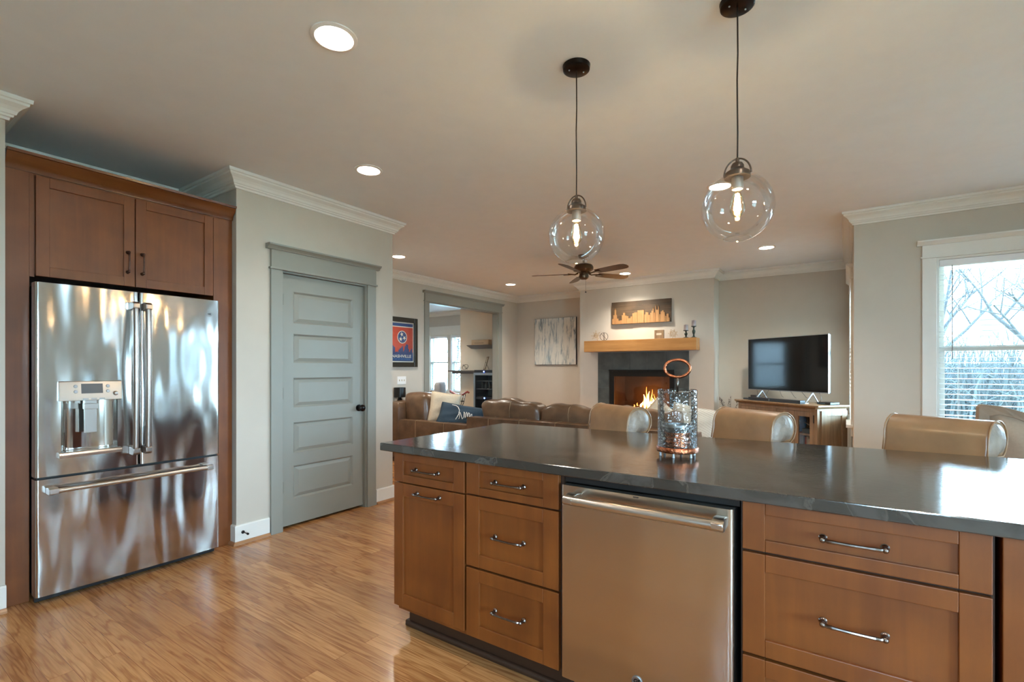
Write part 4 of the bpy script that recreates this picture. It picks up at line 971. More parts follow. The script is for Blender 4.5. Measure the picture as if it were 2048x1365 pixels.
wb = thing('wooden_block_sign', 'small square wooden block sign with a pale label, on the right half of the mantel', 'ornament', (-2.33, 7.36, MZ+.001), -.05)
bm = newbm(); box(bm, -.070, .070, -.02, .02, 0, .135); obj('block', bm, M['oakfurn'], wb, bevel=.002)
bm = newbm(); box(bm, -.038, .040, -.022, -.02, .058, .088); obj('label_plate', bm, M['cream'], wb)
bs = thing('wire_burst', 'brass wire burst ornament, between the wooden block and the candlesticks', 'ornament', (-2.125, 7.36, MZ+.074))
bm = newbm()
for i in range(20):
    th = math.acos(1-2*(i+.5)/20); ph = PI*(1+5**.5)*i; d_ = Vector((math.sin(th)*math.cos(ph), math.sin(th)*math.sin(ph), math.cos(th)))
    u = d_.orthogonal().normalized(); w_ = d_.cross(u)
    for k in range(3):
        a = 2*PI*k/3; b_ = d_*.040+(u*math.cos(a)+w_*math.sin(a))*.018; tube(bm, [b_, d_*.073], .0012, 4)
        b2 = d_*.040+(u*math.cos(a+2*PI/3)+w_*math.sin(a+2*PI/3))*.018; tube(bm, [b_, b2], .0011, 4)
obj('wire_spikes', bm, M['gold'], bs)
def candlestick(x, h, label, ch):
    t = thing('candlestick', label, 'candlestick', (x, 7.35, MZ+.001), 0, 'candlesticks on the mantel')
    bm = newbm(); k = h/.13
    lathe(bm, [(0, 0), (.045, 0), (.045, .005), (.022, .014), (.012, .022*k), (.011, .035*k), (.020, .055*k), (.024, .075*k), (.013, .092*k), (.010, .105*k), (.016, .118*k), (.036, h-.007), (.037, h), (0, h)], 24)
    obj('stem', bm, mat('verdigris_iron', (.045, .055, .045), .4, .6, var=.4, vscale=40), t, smooth='auto')
    c = thing('pillar_candle', label.replace('candlestick holding', 'pillar candle on').replace('dark ', '')[:0]+ch, 'candle', (x, 7.35, MZ+h+.002), 0, 'pillar candles on the mantel')
    bm = newbm(); lathe(bm, [(0, 0), (.029, 0), (.030, .004), (.030, .078), (.026, .082), (.0, .080)], 24); obj('wax', bm, mat('mottled_wax', (.34, .28, .27), .4, var=.3, vscale=14), c, smooth='auto')
    bm = newbm(); tube(bm, [(0, 0, .078), (.001, 0, .092)], .0012, 5); obj('wick', bm, M['iron'], c)
candlestick(-1.935, .113, 'short dark turned candlestick, left of the taller one on the mantel', 'mottled grey pillar candle on the short candlestick')
candlestick(-1.825, .170, 'tall dark turned candlestick at the right end of the mantel', 'mottled pink and grey pillar candle on the tall candlestick')
# ---- skyline panel
sk = thing('skyline_panel', 'dark wooden wall panel with a lighter carved city skyline, hung above the mantel', 'wall art', (-2.645, 7.449, 1.983))
bm = newbm(); w_ = .474
for k in range(5): box(bm, -w_, w_, -.032, 0, k*.0708, k*.0708+.0698)
obj('backing_boards', bm, wood_mat('charred_board', (.035, .022, .012), (.12, .075, .04), .5, 1.2, 'x', coat=.05, contrast=1.2), sk, bevel=.001)
sky_h = [(-.46, -.44, .09), (-.44, -.42, .15), (-.42, -.40, .235), (-.40, -.385, .15), (-.385, -.36, .09), (-.36, -.33, .055), (-.33, -.30, .06), (-.295, -.275, .14), (-.275, -.245, .175), (-.245, -.22, .13), (-.215, -.19, .12), (-.19, -.15, .085), (-.15, -.125, .11), (-.125, -.10, .16), (-.10, -.07, .17), (-.07, -.045, .17), (-.042, .06, .20), (.065, .085, .13), (.085, .105, .165), (.105, .13, .16), (.13, .155, .12), (.16, .18, .15), (.18, .20, .18), (.20, .215, .21), (.215, .235, .15), (.24, .25, .245), (.25, .285, .19), (.285, .295, .24), (.30, .315, .12), (.32, .34, .16), (.34, .365, .175), (.365, .385, .15), (.39, .405, .09), (.41, .44, .12), (.44, .455, .06)]
bm = newbm()
for a_, b_, h_ in sky_h: box(bm, a_, b_+.001, -.044-.004*((int(a_*1000)//7) % 3), -.0315, .002, h_)
for a_, h_ in ((.2075, .235), (.245, .265), (.29, .26), (-.41, .26)): box(bm, a_-.0018, a_+.0018, -.044, -.0315, h_-.05, h_)
obj('skyline', bm, wood_mat('carved_pine', (.26, .12, .04), (.46, .25, .10), .5, 1.5, 'z', coat=.05), sk, bevel=.0008)
# ---- abstract canvas
cv = thing('abstract_canvas', 'large unframed grey and white abstract canvas on the wall left of the fireplace', 'painting', (-4.56, 8.149, 1.79))
bm = newbm(); box(bm, -.448, .445, -.036, -.002, -.44, .44); obj('canvas', bm, canvas_mat(), cv, bevel=.002)
bm = newbm()
for (a_, b_, c_, d_) in ((-.449, -.446, -.441, .441), (.444, .448, -.441, .441)): box(bm, a_, b_, -.0355, -.002, c_, d_)
box(bm, -.449, .447, -.0355, -.002, -.444, -.4405); box(bm, -.449, .447, -.0355, -.002, .4405, .443); obj('canvas_edge', bm, M['iron'], cv)
# ---- framed poster (left wall, facing +x)
po = thing('framed_poster', 'framed red and blue city poster reading NASHVILLE, on the wall left of the cased opening', 'picture', (-5.44, 5.05, 1.666), PI/2)
fw_, fh_ = .317, .368
bm = newbm(); b_ = .070
box(bm, -fw_, -fw_+b_, -.030, -.002, -fh_, fh_); box(bm, fw_-b_, fw_, -.030, -.002, -fh_, fh_); box(bm, -fw_+b_, fw_-b_, -.030, -.002, fh_-b_, fh_); box(bm, -fw_+b_, fw_-b_, -.030, -.002, -fh_, -fh_+b_)
obj('frame', bm, mat('black_frame', (.018, .018, .012), .3, var=.1), po, bevel=.005, seg=3)
iw, ih = fw_-b_, fh_-b_
bm = newbm(); box(bm, -iw, iw, -.010, -.004, -ih, ih); obj('paper_border', bm, mat('cream_paper', (.70, .66, .55), .6), po)
pw_, ph_ = iw-.016, ih-.018
PR, PB, PW = mat('poster_red', (.48, .052, .022), .5, var=.1, vscale=4), mat('poster_blue', (.018, .060, .19), .5, var=.15), mat('poster_white', (.72, .68, .58), .5)
bm = newbm(); box(bm, -pw_, pw_, -.0106, -.010, -ph_, ph_-.058); obj('red_field', bm, PR, po)
bm = newbm(); box(bm, -pw_, pw_, -.0106, -.010, ph_-.045, ph_); obj('top_band', bm, PB, po)
bm = newbm(); box(bm, -pw_, pw_, -.0112, -.0106, -ph_, -ph_+.115)
random.seed(11); x = -pw_
while x < pw_-.01:
    w_ = random.uniform(.012, .030); x2 = min(x+w_, pw_); box(bm, x, x2, -.0112, -.0106, -ph_+.115, -ph_+.115+random.choice([.03, .05, .075, .10, .125])*(.8+.3*math.sin(x*20))); x = x2+.001
obj('blue_skyline', bm, PB, po)
bm = newbm(); st0 = 0; lathe(bm, [(0, 0), (.095, 0), (.095, .0006), (0, .0006)], 40); xform(bm, Matrix.Rotation(PI/2, 4, 'X')); eb = obj('emblem_rim', bm, PW, po, loc=(.015, -.0108, .075))
bm = newbm(); lathe(bm, [(0, 0), (.084, 0), (.084, .0006), (0, .0006)], 40); xform(bm, Matrix.Rotation(PI/2, 4, 'X')); obj('emblem_disc', bm, PB, eb, loc=(0, -.0007, 0))
bm = newbm()
for k in range(3):
    a = PI/2+2*PI*k/3+.25; c_ = (.043*math.cos(a), .043*math.sin(a)); p_ = []
    for q in range(10):
        r_ = .036 if q % 2 == 0 else .0145; t_ = a+PI*q/5; p_.append((c_[0]+r_*math.cos(t_), c_[1]+r_*math.sin(t_)))
    cc = [bm.verts.new((c_[0], s_, c_[1])) for s_ in (-.0022, -.0014)]
    F = [[bm.verts.new((u, s_, v)) for u, v in p_] for s_ in (-.0022, -.0014)]
    for q in range(10):
        bm.faces.new((cc[0], F[0][q], F[0][(q+1) % 10])); bm.faces.new((cc[1], F[1][(q+1) % 10], F[1][q])); bm.faces.new((F[0][q], F[1][q], F[1][(q+1) % 10], F[0][(q+1) % 10]))
obj('emblem_stars', bm, PW, eb)
text_obj('poster_title', 'NASHVILLE', .060, PW, po, (.0, -.0120, -.210), (PI/2, 0, 0), .0004, bold=.0012, fit=.385)
text_obj('poster_subtitle', 'TENNESSEE', .024, mat('poster_light_blue', (.10, .22, .42), .5), po, (0, -.0118, -.252), (PI/2, 0, 0), .0003, bold=.0004, fit=.36)
bm = newbm(); box(bm, -iw, iw, -.0185, -.0165, -ih, ih); obj('glazing', bm, M['glass'], po)
# ---- switch plate
sw = thing('switch_plate', 'white three-gang switch plate under the framed poster', 'switch', (-5.44, 5.062, 1.10), PI/2)
bm = newbm(); box(bm, -.085, .085, -.006, -.0005, -.058, .058); obj('plate', bm, M['white'], sw, bevel=.003)
for k in range(3): bm = newbm(); box(bm, -.050+.048*k-.006, -.050+.048*k+.006, -.014, -.005, -.012, .014); obj('toggle', bm, M['cream'], sw, bevel=.002)
# ---- sectional sofa
def seat_cushion(parent, *a, **k):
    bm = newbm(); soft_box(bm, *a, **k); return obj('seat_cushion', bm, M['leather'], parent, smooth=True)
sf = thing('sofa', 'long brown leather sofa seen from behind, facing the fireplace', 'sofa', (0, 4.56, 0))
bm = newbm(); soft_box(bm, -3.79, -1.10, 0, .20, .08, .695, .004, 4, .022); box(bm, -3.70, -1.2, .15, .92, .08, .34); obj('frame', bm, M['leather'], sf, smooth='auto')
for xa in (-3.79, -1.32):
    bm = newbm(); soft_box(bm, xa, xa+.22, .19, .96, .08, .60, .008, 4, .03); obj('arm', bm, M['leather'], sf, smooth=True)
for xa, dz in ((-3.62, .03), (-2.85, 0), (-2.08, .005)):
    bm = newbm(); soft_box(bm, xa+.003, xa+.762, .17, .42, .46, .850+dz, .022, 6, .05)
    for v in bm.verts:
        if v.co.z > .7: v.co.z += .016*math.sin(v.co.x*9)+.010*math.sin(v.co.x*23+1)
    if xa < -3.5:
        for v in bm.verts: v.co.x -= .10*(v.co.z-.46)/.4*(1 if v.co.x < -3.3 else .3)
    bc = obj('back_cushion', bm, M['leather'], sf, smooth=True)
    bm = newbm(); xx = xa+.37; tube(bm, [(xx, .150, .70), (xx, .142, .78), (xx, .165, .845+dz), (xx, .25, .885+dz)], .0022, 5); obj('seam', bm, M['thread'], bc, smooth=True)
    seat_cushion(sf, xa+.005, xa+.735, .36, .95, .34, .47, puff=.02, n=4, rnd=.04)
for xx in (-3.45, -3.02, -2.56, -2.10, -1.66):
    bm = newbm(); tube(bm, [(xx, -.0035, .10), (xx, -.0045, .60), (xx, -.001, .690), (xx+.002, .02, .699), (xx, .19, .699)], .0024, 5); obj('seam', bm, M['thread'], sf)
bm = newbm(); tube(bm, [(-3.785, .0, .690), (-1.11, .0, .690)], .004, 5); obj('piping', bm, M['leather'], sf, smooth=True)
lv = thing('loveseat', 'brown leather side section with loose cushions, left of the long sofa', 'sofa', (0, 4.62, 0))
bm = newbm(); soft_box(bm, -5.03, -3.83, 0, .17, .06, .585, .004, 4, .018); obj('arm', bm, M['leather'], lv, smooth='auto')
bm = newbm(); soft_box(bm, -5.24, -5.02, 0, 1.15, .06, .82, .01, 4, .03); obj('back_frame', bm, M['leather'], lv, smooth=True)
bm = newbm(); box(bm, -4.92, -3.95, .15, 1.10, .08, .33); obj('seat_frame', bm, M['leather'], lv)
seat_cushion(lv, -4.92, -3.90, .18, 1.10, .33, .47, puff=.02, n=4, rnd=.04)
for ya, lean in ((.12, 0),):
    bm = newbm(); soft_box(bm, -5.12, -4.70, ya, ya+.46, .44, .925, .03, 6, .07)
    for v in bm.verts:
        v.co.z += .012*math.sin(v.co.y*11); v.co.x -= .10*(v.co.z-.44)-.10
    obj('back_cushion', bm, M['leather'], lv, smooth=True)
for xx in (-4.70, -4.20): bm = newbm(); tube(bm, [(xx, -.004, .08), (xx, -.005, .55), (xx, .0, .583), (xx, .02, .5885), (xx, .15, .5885)], .0024, 5); obj('seam', bm, M['thread'], lv)
def cushion(name, label, w_, h_, t_, m, loc, rot, grp=None):
    t = thing(name, label, 'pillow', loc, 0, grp); t.rotation_euler = rot
    bm = newbm(); pillow_bm(bm, w_, h_, t_); obj('cover', bm, m, t, smooth=True)
    bm = newbm(); n_ = 14; q = []
    for i in range(n_*4):
        s_, k = divmod(i, n_); f_ = -1+2*k/n_
        u, v = ((f_, -1), (1, f_), (-f_, 1), (-1, -f_))[s_]
        q.append((u*w_/2*(1-0.07*(1-abs(v))*abs(u)**3*.75), 0, v*h_/2*(1-0.07*(1-abs(u))*abs(v)**3*.75)))
    tube(bm, q, .004, 5, cyc=True); obj('edge_piping', bm, m, t, smooth=True)
    return t
cushion('throw_pillow', 'plain cream square pillow leaning between the leather cushion and the navy pillow', .40, .44, .14, M['cream'], (-4.44, 4.90, .735), (math.radians(-12), math.radians(8), math.radians(42)))
nv = cushion('throw_pillow', 'navy blue pillow with white script lettering on the leather side section', .62, .34, .14, M['navy'], (-4.12, 4.86, .645), (math.radians(-30), math.radians(8), math.radians(22)))
def py_(x, z):
    u, v = x/.31, z/.17; e = max(0, (1-abs(u)**3.2))*max(0, (1-abs(v)**3.2)); return -(.07*e**0.55)-.012*e-.004
def stroke(pts, r_=.0042):
    bm = newbm(); P_ = []
    for a_, b_ in zip(pts, pts[1:]):
        for k in range(4): x, z = a_[0]+(b_[0]-a_[0])*k/4, a_[1]+(b_[1]-a_[1])*k/4; P_.append((x, py_(x, z), z))
    x, z = pts[-1]; P_.append((x, py_(x, z), z)); tube(bm, P_, r_, 6); obj('script_stroke', bm, M['white'], nv, smooth=True)
stroke([(-.14, .125), (-.09, .122), (-.05, .10), (-.02, .06), (-.01, .015), (-.02, -.03), (-.035, -.075)], .005)
stroke([(-.02, .03), (.0, .0), (.012, -.045), (.005, -.06)])
stroke([(.0, .03), (.03, -.02), (.05, -.055), (.062, -.03), (.052, .03), (.045, .045), (.065, .03), (.082, -.04), (.088, .0), (.08, .05), (.10, .02), (.112, -.035), (.108, .045), (.125, .035), (.138, -.03), (.146, .03), (.155, .035)])
stroke([(.155, .035), (.165, -.01), (.185, -.035), (.20, -.02), (.205, .01)])
stp = bpy.data.materials.new('striped_cotton'); stp.use_nodes = True
_N = stp.node_tree.nodes; _tc = _N.new('ShaderNodeTexCoord'); _wv = _N.new('ShaderNodeTexWave'); _wv.bands_direction = 'Z'; _wv.inputs['Scale'].default_value = 28
_rp = _N.new('ShaderNodeValToRGB'); _rp.color_ramp.elements[0].position = .35; _rp.color_ramp.elements[0].color = (.22, .19, .15, 1); _rp.color_ramp.elements[1].position = .5; _rp.color_ramp.elements[1].color = (.62, .57, .48, 1)
stp.node_tree.links.new(_tc.outputs['Object'], _wv.inputs[0]); stp.node_tree.links.new(_wv.outputs['Color'], _rp.inputs[0]); stp.node_tree.links.new(_rp.outputs[0], _N['Principled BSDF'].inputs['Base Color']); _N['Principled BSDF'].inputs['Roughness'].default_value = .9
cushion('throw_pillow', 'cream pillow with thin dark stripes at the right end of the long sofa', .42, .42, .14, stp, (-1.245, 4.96, .70), (math.radians(-14), math.radians(12), math.radians(28)))
cushion('throw_pillow', 'small cream pillow standing behind the sofa back, left of the lantern', .30, .28, .10, M['cream'], (-1.60, 5.06, .78), (math.radians(-16), math.radians(40), 0))
# ---- black lamp behind the loveseat
bl_ = thing('table_lamp', 'small black lamp with drum shade, half hidden behind the pantry wall corner', 'lamp', (-5.345, 4.94, 0))
bm = newbm(); lathe(bm, [(0, .002), (.07, .002), (.07, .02), (.012, .06), (.012, .82), (0, .82)], 20); lathe(bm, [(0, .58), (.03, .58), (.045, .66), (.045, .80), (.02, .86), (0, .86)], 20); obj('stand', bm, M['iron'], bl_, smooth='auto')
bm = newbm(); lathe(bm, [(.085, .86), (.085, 1.0), (.083, 1.0), (.083, .86)], 28, close=True); obj('lamp_shade', bm, M['iron'], bl_, smooth='auto')
# ---- media console, turned into the corner
CW = (-.7325, 6.80, 0); CR = math.radians(-38.75)
mc = thing('media_console', 'weathered oak media console with glass doors, under the television', 'cabinet', CW, CR)
bm = newbm(); box(bm, -.60, .60, .03, .43, .06, .80)
bm.free(); bm = newbm()
box(bm, -.60, -.575, .03, .43, .06, .825); box(bm, .575, .60, .03, .43, .06, .825); box(bm, -.575, .575, .41, .43, .06, .825); box(bm, -.575, .575, .03, .41, .06, .10); box(bm, -.575, .575, .04, .41, .80, .825); box(bm, -.012, .012, .05, .41, .10, .80)
obj('carcass', bm, M['oakfurn'], mc)
bm = newbm(); prism(bm, [(.01, .820), (-.012, .836), (-.030, .846), (-.030, .862), (.45, .862), (.45, .846), (.445, .836), (.44, .820)], 'x', -.60, .60)
prism(bm, [(.60, .820), (.622, .836), (.640, .846), (.640, .862), (.60, .862)], 'y', -.030, .45); prism(bm, [(-.60, .820), (-.622, .836), (-.640, .846), (-.640, .862), (-.60, .862)], 'y', -.030, .45)
obj('top', bm, M['oakfurn'], mc, bevel=.002)
bm = newbm(); box(bm, -.60, -.555, .0, .04, .06, .82); box(bm, .555, .60, 0, .04, .06, .82); box(bm, -.03, .03, 0, .04, .06, .82); box(bm, -.555, -.03, .0, .03, .785, .82); box(bm, .03, .555, 0, .03, .785, .82); box(bm, -.555, .555, .0, .04, .04, .095); box(bm, -.61, .61, -.012, .44, .0, .05)
obj('face_frame', bm, M['oakfurn'], mc, bevel=.002)
for k, (xa, xb) in enumerate(((-.553, -.295), (-.291, -.033), (.033, .291), (.295, .553))):
    bm = newbm(); r_ = .052; box(bm, xa, xa+r_, .002, .022, .10, .782); box(bm, xb-r_, xb, .002, .022, .10, .782); box(bm, xa+r_, xb-r_, .002, .022, .725, .782); box(bm, xa+r_, xb-r_, .002, .022, .10, .16); dd_ = obj('glass_door', bm, M['oakfurn'], mc, bevel=.002)
    bm = newbm(); box(bm, xa+r_, xb-r_, .010, .013, .16, .725); obj('door_glass', bm, M['glass'], dd_)
    bm = newbm(); xx = xb-.020 if k % 2 == 0 else xa+.020; sphere(bm, (xx, -.012, .545), .010, 10, 8); tube(bm, [(xx, .002, .545), (xx, -.012, .545)], .004, 6); obj('door_knob', bm, M['iron'], dd_, smooth=True)
    if k == 3:
        bm = newbm(); tube(bm, [(xb+.002, -.001, .66), (xb+.002, -.001, .75)], .006, 6); obj('hinge', bm, M['iron'], dd_)
for xa, xb in ((-.57, -.015), (.015, .57)): bm = newbm(); box(bm, xa, xb, .06, .405, .50, .52); obj('shelf', bm, M['oakfurn'], mc)
bm = newbm(); box(bm, .600, .612, .05, .13, .10, .80); box(bm, .600, .612, .35, .43, .10, .80); box(bm, .600, .612, .13, .35, .74, .80); box(bm, .600, .612, .13, .35, .10, .17); obj('side_frame', bm, M['oakfurn'], mc, bevel=.0015)
bm = newbm(); box(bm, -.612, -.600, .05, .13, .10, .80); box(bm, -.612, -.600, .35, .43, .10, .80); obj('side_frame', bm, M['oakfurn'], mc, bevel=.0015)
def cloc(x, y, z): # console local -> world
    c, s = math.cos(CR), math.sin(CR); return (CW[0]+x*c-y*s, CW[1]+x*s+y*c, z)
t = thing('vase', 'blue glazed vase behind the glass door left of the middle knobs of the console', 'vase', cloc(.185, .20, .521))
bm = newbm(); lathe(bm, [(0, 0), (.050, 0), (.066, .04), (.078, .10), (.072, .16), (.052, .20), (.050, .215), (.062, .23), (.056, .232), (.045, .215), (0, .205)], 28); obj('body', bm, mat('blue_glaze', (.03, .13, .24), .15, var=.2, coat=.5), t, smooth='auto')
t = thing('shell_ornament', 'pale coral shaped ornament in front of the blue vase', 'ornament', cloc(.20, .10, .521))
bm = newbm(); random.seed(4)
for k in range(12): a = random.uniform(0, 2*PI); tube(bm, [(0, 0, .012), (.02*math.cos(a), .02*math.sin(a), .05), (.035*math.cos(a)*random.uniform(.4, 1), .035*math.sin(a), random.uniform(.07, .13))], [.012, .010, .006], 6)
obj('body', bm, M['cream'], t, smooth=True)
t = thing('wooden_bowl', 'dark round bowl stood on edge in the right door of the console', 'bowl', cloc(.47, .345, .521), CR)
bm = newbm(); lathe(bm, [(0, .0), (.05, .008), (.085, .03), (.10, .055), (.094, .056), (.078, .035), (.045, .016), (0, .01)], 28); xform(bm, Matrix.Translation((0, 0, .103)) @ Matrix.Rotation(PI/2, 4, 'X')); obj('body', bm, M['fanwood'], t, smooth='auto')
t = thing('twig_bundle', 'bundle of pale twigs lying in the right door of the console', 'ornament', cloc(.43, .13, .60), CR)
bm = newbm()
for k in range(7): tube(bm, [(-.09+.01*k, -.02+.006*k, .045-.010*k), (.08, .01*k-.03, -.01+.006*k)], .003, 5)
obj('twigs', bm, M['cream'], t, smooth=True)
t = thing('dark_box', 'flat dark green box lying on the console shelf under the twigs', 'box', cloc(.42, .17, .521), CR)
bm = newbm(); box(bm, -.11, .11, -.07, .09, 0, .052); obj('body', bm, mat('dark_green_card', (.03, .05, .045), .6), t, bevel=.002)
cols = [((.30, .05, .03), 'red'), ((.55, .52, .46), 'white'), ((.08, .11, .10), 'dark green'), ((.42, .38, .30), 'tan'), ((.35, .10, .05), 'rust'), ((.10, .10, .11), 'black'), ((.50, .46, .40), 'cream'), ((.12, .20, .26), 'blue')]
random.seed(21)
x = .315; i = 0; b0 = None
names_seen = {}
ordw = ['first', 'second', 'third', 'fourth', 'fifth', 'sixth', 'seventh', 'eighth', 'ninth', 'tenth', 'eleventh', 'twelfth', 'thirteenth', 'fourteenth']
def book_row(x, xend, where, y=.12, zb=.101):
    i = 0
    while x < xend:
        w_ = random.uniform(.016, .028); h_ = random.uniform(.17, .21); c_, cn = cols[(i*3+int(xend*10)) % 8]
        t = thing('book', '%s %s book from the left %s' % (ordw[i], cn, where), 'book', cloc(x+w_/2, y+random.uniform(0, .012), zb), CR, 'books in the console')
        bm = newbm(); box(bm, -w_/2+.001, w_/2-.001, 0, .13, 0, .003); box(bm, -w_/2+.0015, -w_/2+.003, 0, .135, 0, h_); box(bm, w_/2-.003, w_/2-.0015, 0, .135, 0, h_); box(bm, -w_/2+.0015, w_/2-.0015, -.002, .001, 0, h_)
        obj('cover', bm, mat('cover_'+cn.replace(' ', '_'), c_, .5), t)
        bm = newbm(); box(bm, -w_/2+.003, w_/2-.003, .001, .130, .003, h_-.004); obj('pages', bm, M['cream'], t)
        x += w_+.0015; i += 1
book_row(.305, .535, 'low behind the right glass door', zb=.29)
book_row(.09, .22, 'low under the blue vase', zb=.29)
bm = newbm(); box(bm, -.57, -.015, .06, .405, .27, .289); box(bm, .015, .57, .06, .405, .27, .289); obj('lower_shelf', bm, M['oakfurn'], mc)
for (xa, cc, lb) in ((-.46, (.04, .07, .05), 'dark green storage box behind the left glass door of the console'), (-.17, (.05, .08, .05), 'dark green storage box behind the second glass door of the console')):
    t = thing('storage_box', lb, 'box', cloc(xa, .2, .521), CR); bm = newbm(); box(bm, -.08, .09, -.08, .1, 0, .15); obj('body', bm, mat('box_green', cc, .5), t, bevel=.003)
# ---- television and boxes on the console
TVR = math.radians(-36.4)
tv = thing('television', 'black flat television with thin silver bezel standing on the oak console', 'television', (-.632, 7.035, .8625), TVR)
hw, z0_, z1_ = .585, .128, .812
bm = newbm(); box(bm, -hw, hw, -.006, .028, z0_, z1_); obj('back_shell', bm, M['black'], tv, bevel=.004)
bm = newbm(); box(bm, -hw+.006, hw-.006, -.0095, -.0062, z0_+.010, z1_-.006); obj('screen', bm, M['screen'], tv)
bm = newbm(); e = .0055; box(bm, -hw-.002, -hw+e, -.012, .002, z0_-.002, z1_+.002); box(bm, hw-e, hw+.002, -.012, .002, z0_-.002, z1_+.002); box(bm, -hw+e, hw-e, -.012, .012, z1_-e+.002, z1_+.002); box(bm, -hw+e, hw-e, -.012, .012, z0_-.002, z0_+.008); obj('bezel', bm, M['silver'], tv)
for s_ in (-1, 1):
    bm = newbm(); x = s_*.37
    tube(bm, [(x, .01, z0_), (x-.004, -.10, .006), (x, .01, z0_-.01), (x, .10, .006)], [.009, .007, .009, .007], 6); box(bm, x-.013, x+.013, -.13, -.07, 0, .008); box(bm, x-.013, x+.013, .07, .12, 0, .008); obj('stand_foot', bm, M['silver'], tv)
def cbox(name, label, cat, x0, x1, y0, y1, h, m, z=.8625):
    t = thing(name, label, cat, cloc((x0+x1)/2, (y0+y1)/2, z), CR); bm = newbm(); hx, hy = (x1-x0)/2, (y1-y0)/2; box(bm, -hx, hx, -hy, hy, 0, h); o = obj('body', bm, m, t, bevel=.004); return t
t = cbox('soundbar', 'long low black soundbar in front of the television', 'speaker', -.44, .36, .015, .095, .040, M['black'])
bm = newbm(); box(bm, -.06, -.052, -.0415, -.0400, .006, .034); obj('badge', bm, M['silver'], t)
t = cbox('cable_box', 'flat dark cable box at the right end of the console top', 'electronics', .42, .59, .20, .34, .028, M['black'])
bm = newbm(); box(bm, -.075, .02, -.0712, -.070, .008, .020); obj('front_display', bm, mat('blue_grey_plastic', (.08, .14, .18), .3), t)
cbox('streaming_box', 'tiny black box at the left end of the console top', 'electronics', -.58, -.48, .06, .14, .022, M['black'])
cbox('modem', 'small black block behind the left end of the soundbar', 'electronics', -.60, -.50, .20, .28, .055, M['black'])
t = thing('tv_cables', 'thin black cables hanging under the television to the console', 'cable', (0, 0, 0))
bm = newbm()
for xa, xb, yb in ((-.50, -.50, .20), (-.30, -.42, .15), (-.12, -.10, .25), (.04, .12, .22), (.2, .30, .25), (.44, .47, .17)):
    p0 = cloc(xa, .215, .995); p1 = cloc((xa+xb)/2+.02, .21, .93); p2 = cloc(xb, yb, .912 if abs(xb) < .4 else .87); tube(bm, [p0, p1, p2], .0022, 5)
obj('cable_strands', bm, M['black'], t, smooth=True)
# ---- twig vase in the corner beside the chimney breast
t = thing('twig_vase', 'floor vase with dark berry twigs in the corner right of the fireplace', 'vase', (-1.40, 7.60, 0))
bm = newbm(); lathe(bm, [(0, .002), (.06, .002), (.08, .10), (.09, .25), (.05, .42), (.045, .50), (.055, .52), (.045, .52), (.035, .48), (0, .1)], 24); obj('body', bm, M['iron'], t, smooth='auto')
bm = newbm(); random.seed(8)
for k in range(7):
    a = random.uniform(0, 2*PI); L_ = random.uniform(.0, .06); p = Vector((0, 0, .48)); d_ = Vector((.13*math.cos(a), .06*math.sin(a), .34+L_)); q = p+d_
    tube(bm, [p, p+d_*.5+Vector((.01, 0, .01)), q], .002, 5)
    for i in range(9):
        u = .45+.06*i; c_ = p+d_*u; sphere(bm, (c_.x+random.uniform(-.015, .015), c_.y, c_.z+random.uniform(-.008, .008)), .0055, 6, 4)
obj('berry_twigs', bm, mat('dark_berry', (.05, .03, .02), .6), t, smooth=True)
M['shelfbrown'] = mat('dark_shelf_paint', (.11, .09, .07), .45)
# ================================================================== STUDY beyond the opening
t = thing('shelf', 'upper dark floating display shelf on the study wall', 'shelf', (0, 8.15, 0))
bm = newbm(); prism(bm, [(-6.63, 1.765), (-5.75, 1.765), (-5.75, 1.690), (-6.50, 1.690), (-6.60, 1.745)], 'y', -.16, -.001); obj('board', bm, M['shelfbrown'], t, bevel=.002)
t = thing('shelf', 'lower dark ledge shelf with a wire ball on it, left of the glass cabinet', 'shelf', (0, 8.15, 0))
bm = newbm(); box(bm, -7.10, -6.17, -.20, -.001, 1.205, 1.235); box(bm, -7.03, -6.17, -.15, -.001, 1.165, 1.205); obj('board', bm, M['shelfbrown'], t, bevel=.002)
t = thing('wooden_crate', 'pale wooden crate with faint printing on the upper study shelf', 'box', (-6.30, 8.06, 1.766))
bm = newbm(); box(bm, -.20, .25, -.055, .055, 0, .105); obj('body', bm, mat('pine_crate', (.55, .38, .22), .6, var=.1), t, bevel=.002)
bm = newbm(); box(bm, -.12, .12, -.0562, -.055, .03, .045); obj('printed_line', bm, mat('faded_brown_ink', (.32, .2, .11), .6), t)
t = thing('wire_ball', 'dark wire ball ornament on the lower study shelf', 'ornament', (-6.70, 8.04, 1.236+.071))
for k in range(6):
    bm = newbm(); tube(bm, [(.070*math.cos(2*PI*q/28), 0, .070*math.sin(2*PI*q/28)) for q in range(28)], .0030, 6, cyc=True); xform(bm, Matrix.Rotation(k*PI/3, 4, 'Z') @ Matrix.Rotation(.75 if k % 2 else -.75, 4, 'X')); obj('hoop', bm, M['darkwire'], t, smooth=True)
t = thing('picture_frame', 'small wooden picture frame seen edge-on, standing on the glass drinks cabinet', 'picture frame', (-6.08, 7.90, 1.246), math.radians(-42)); 
bm = newbm(); h_ = .28
for a_, b_, c_, d_ in ((-.09, -.06, 0, h_), (.06, .09, 0, h_), (-.06, .06, 0, .03), (-.06, .06, h_-.03, h_)): box(bm, a_, b_, -.008, .008, c_, d_)
xform(bm, Matrix.Rotation(math.radians(-16), 4, 'X')); fr_ = obj('frame', bm, M['oakfurn'], t, bevel=.001)
bm = newbm(); box(bm, -.06, .06, -.002, .004, .03, h_-.03); xform(bm, Matrix.Rotation(math.radians(-16), 4, 'X')); obj('photo', bm, M['cream'], t)
bm = newbm(); tube(bm, [(0, .03, .16), (0, .10, .003)], .004, 5); obj('easel_leg', bm, M['iron'], t)
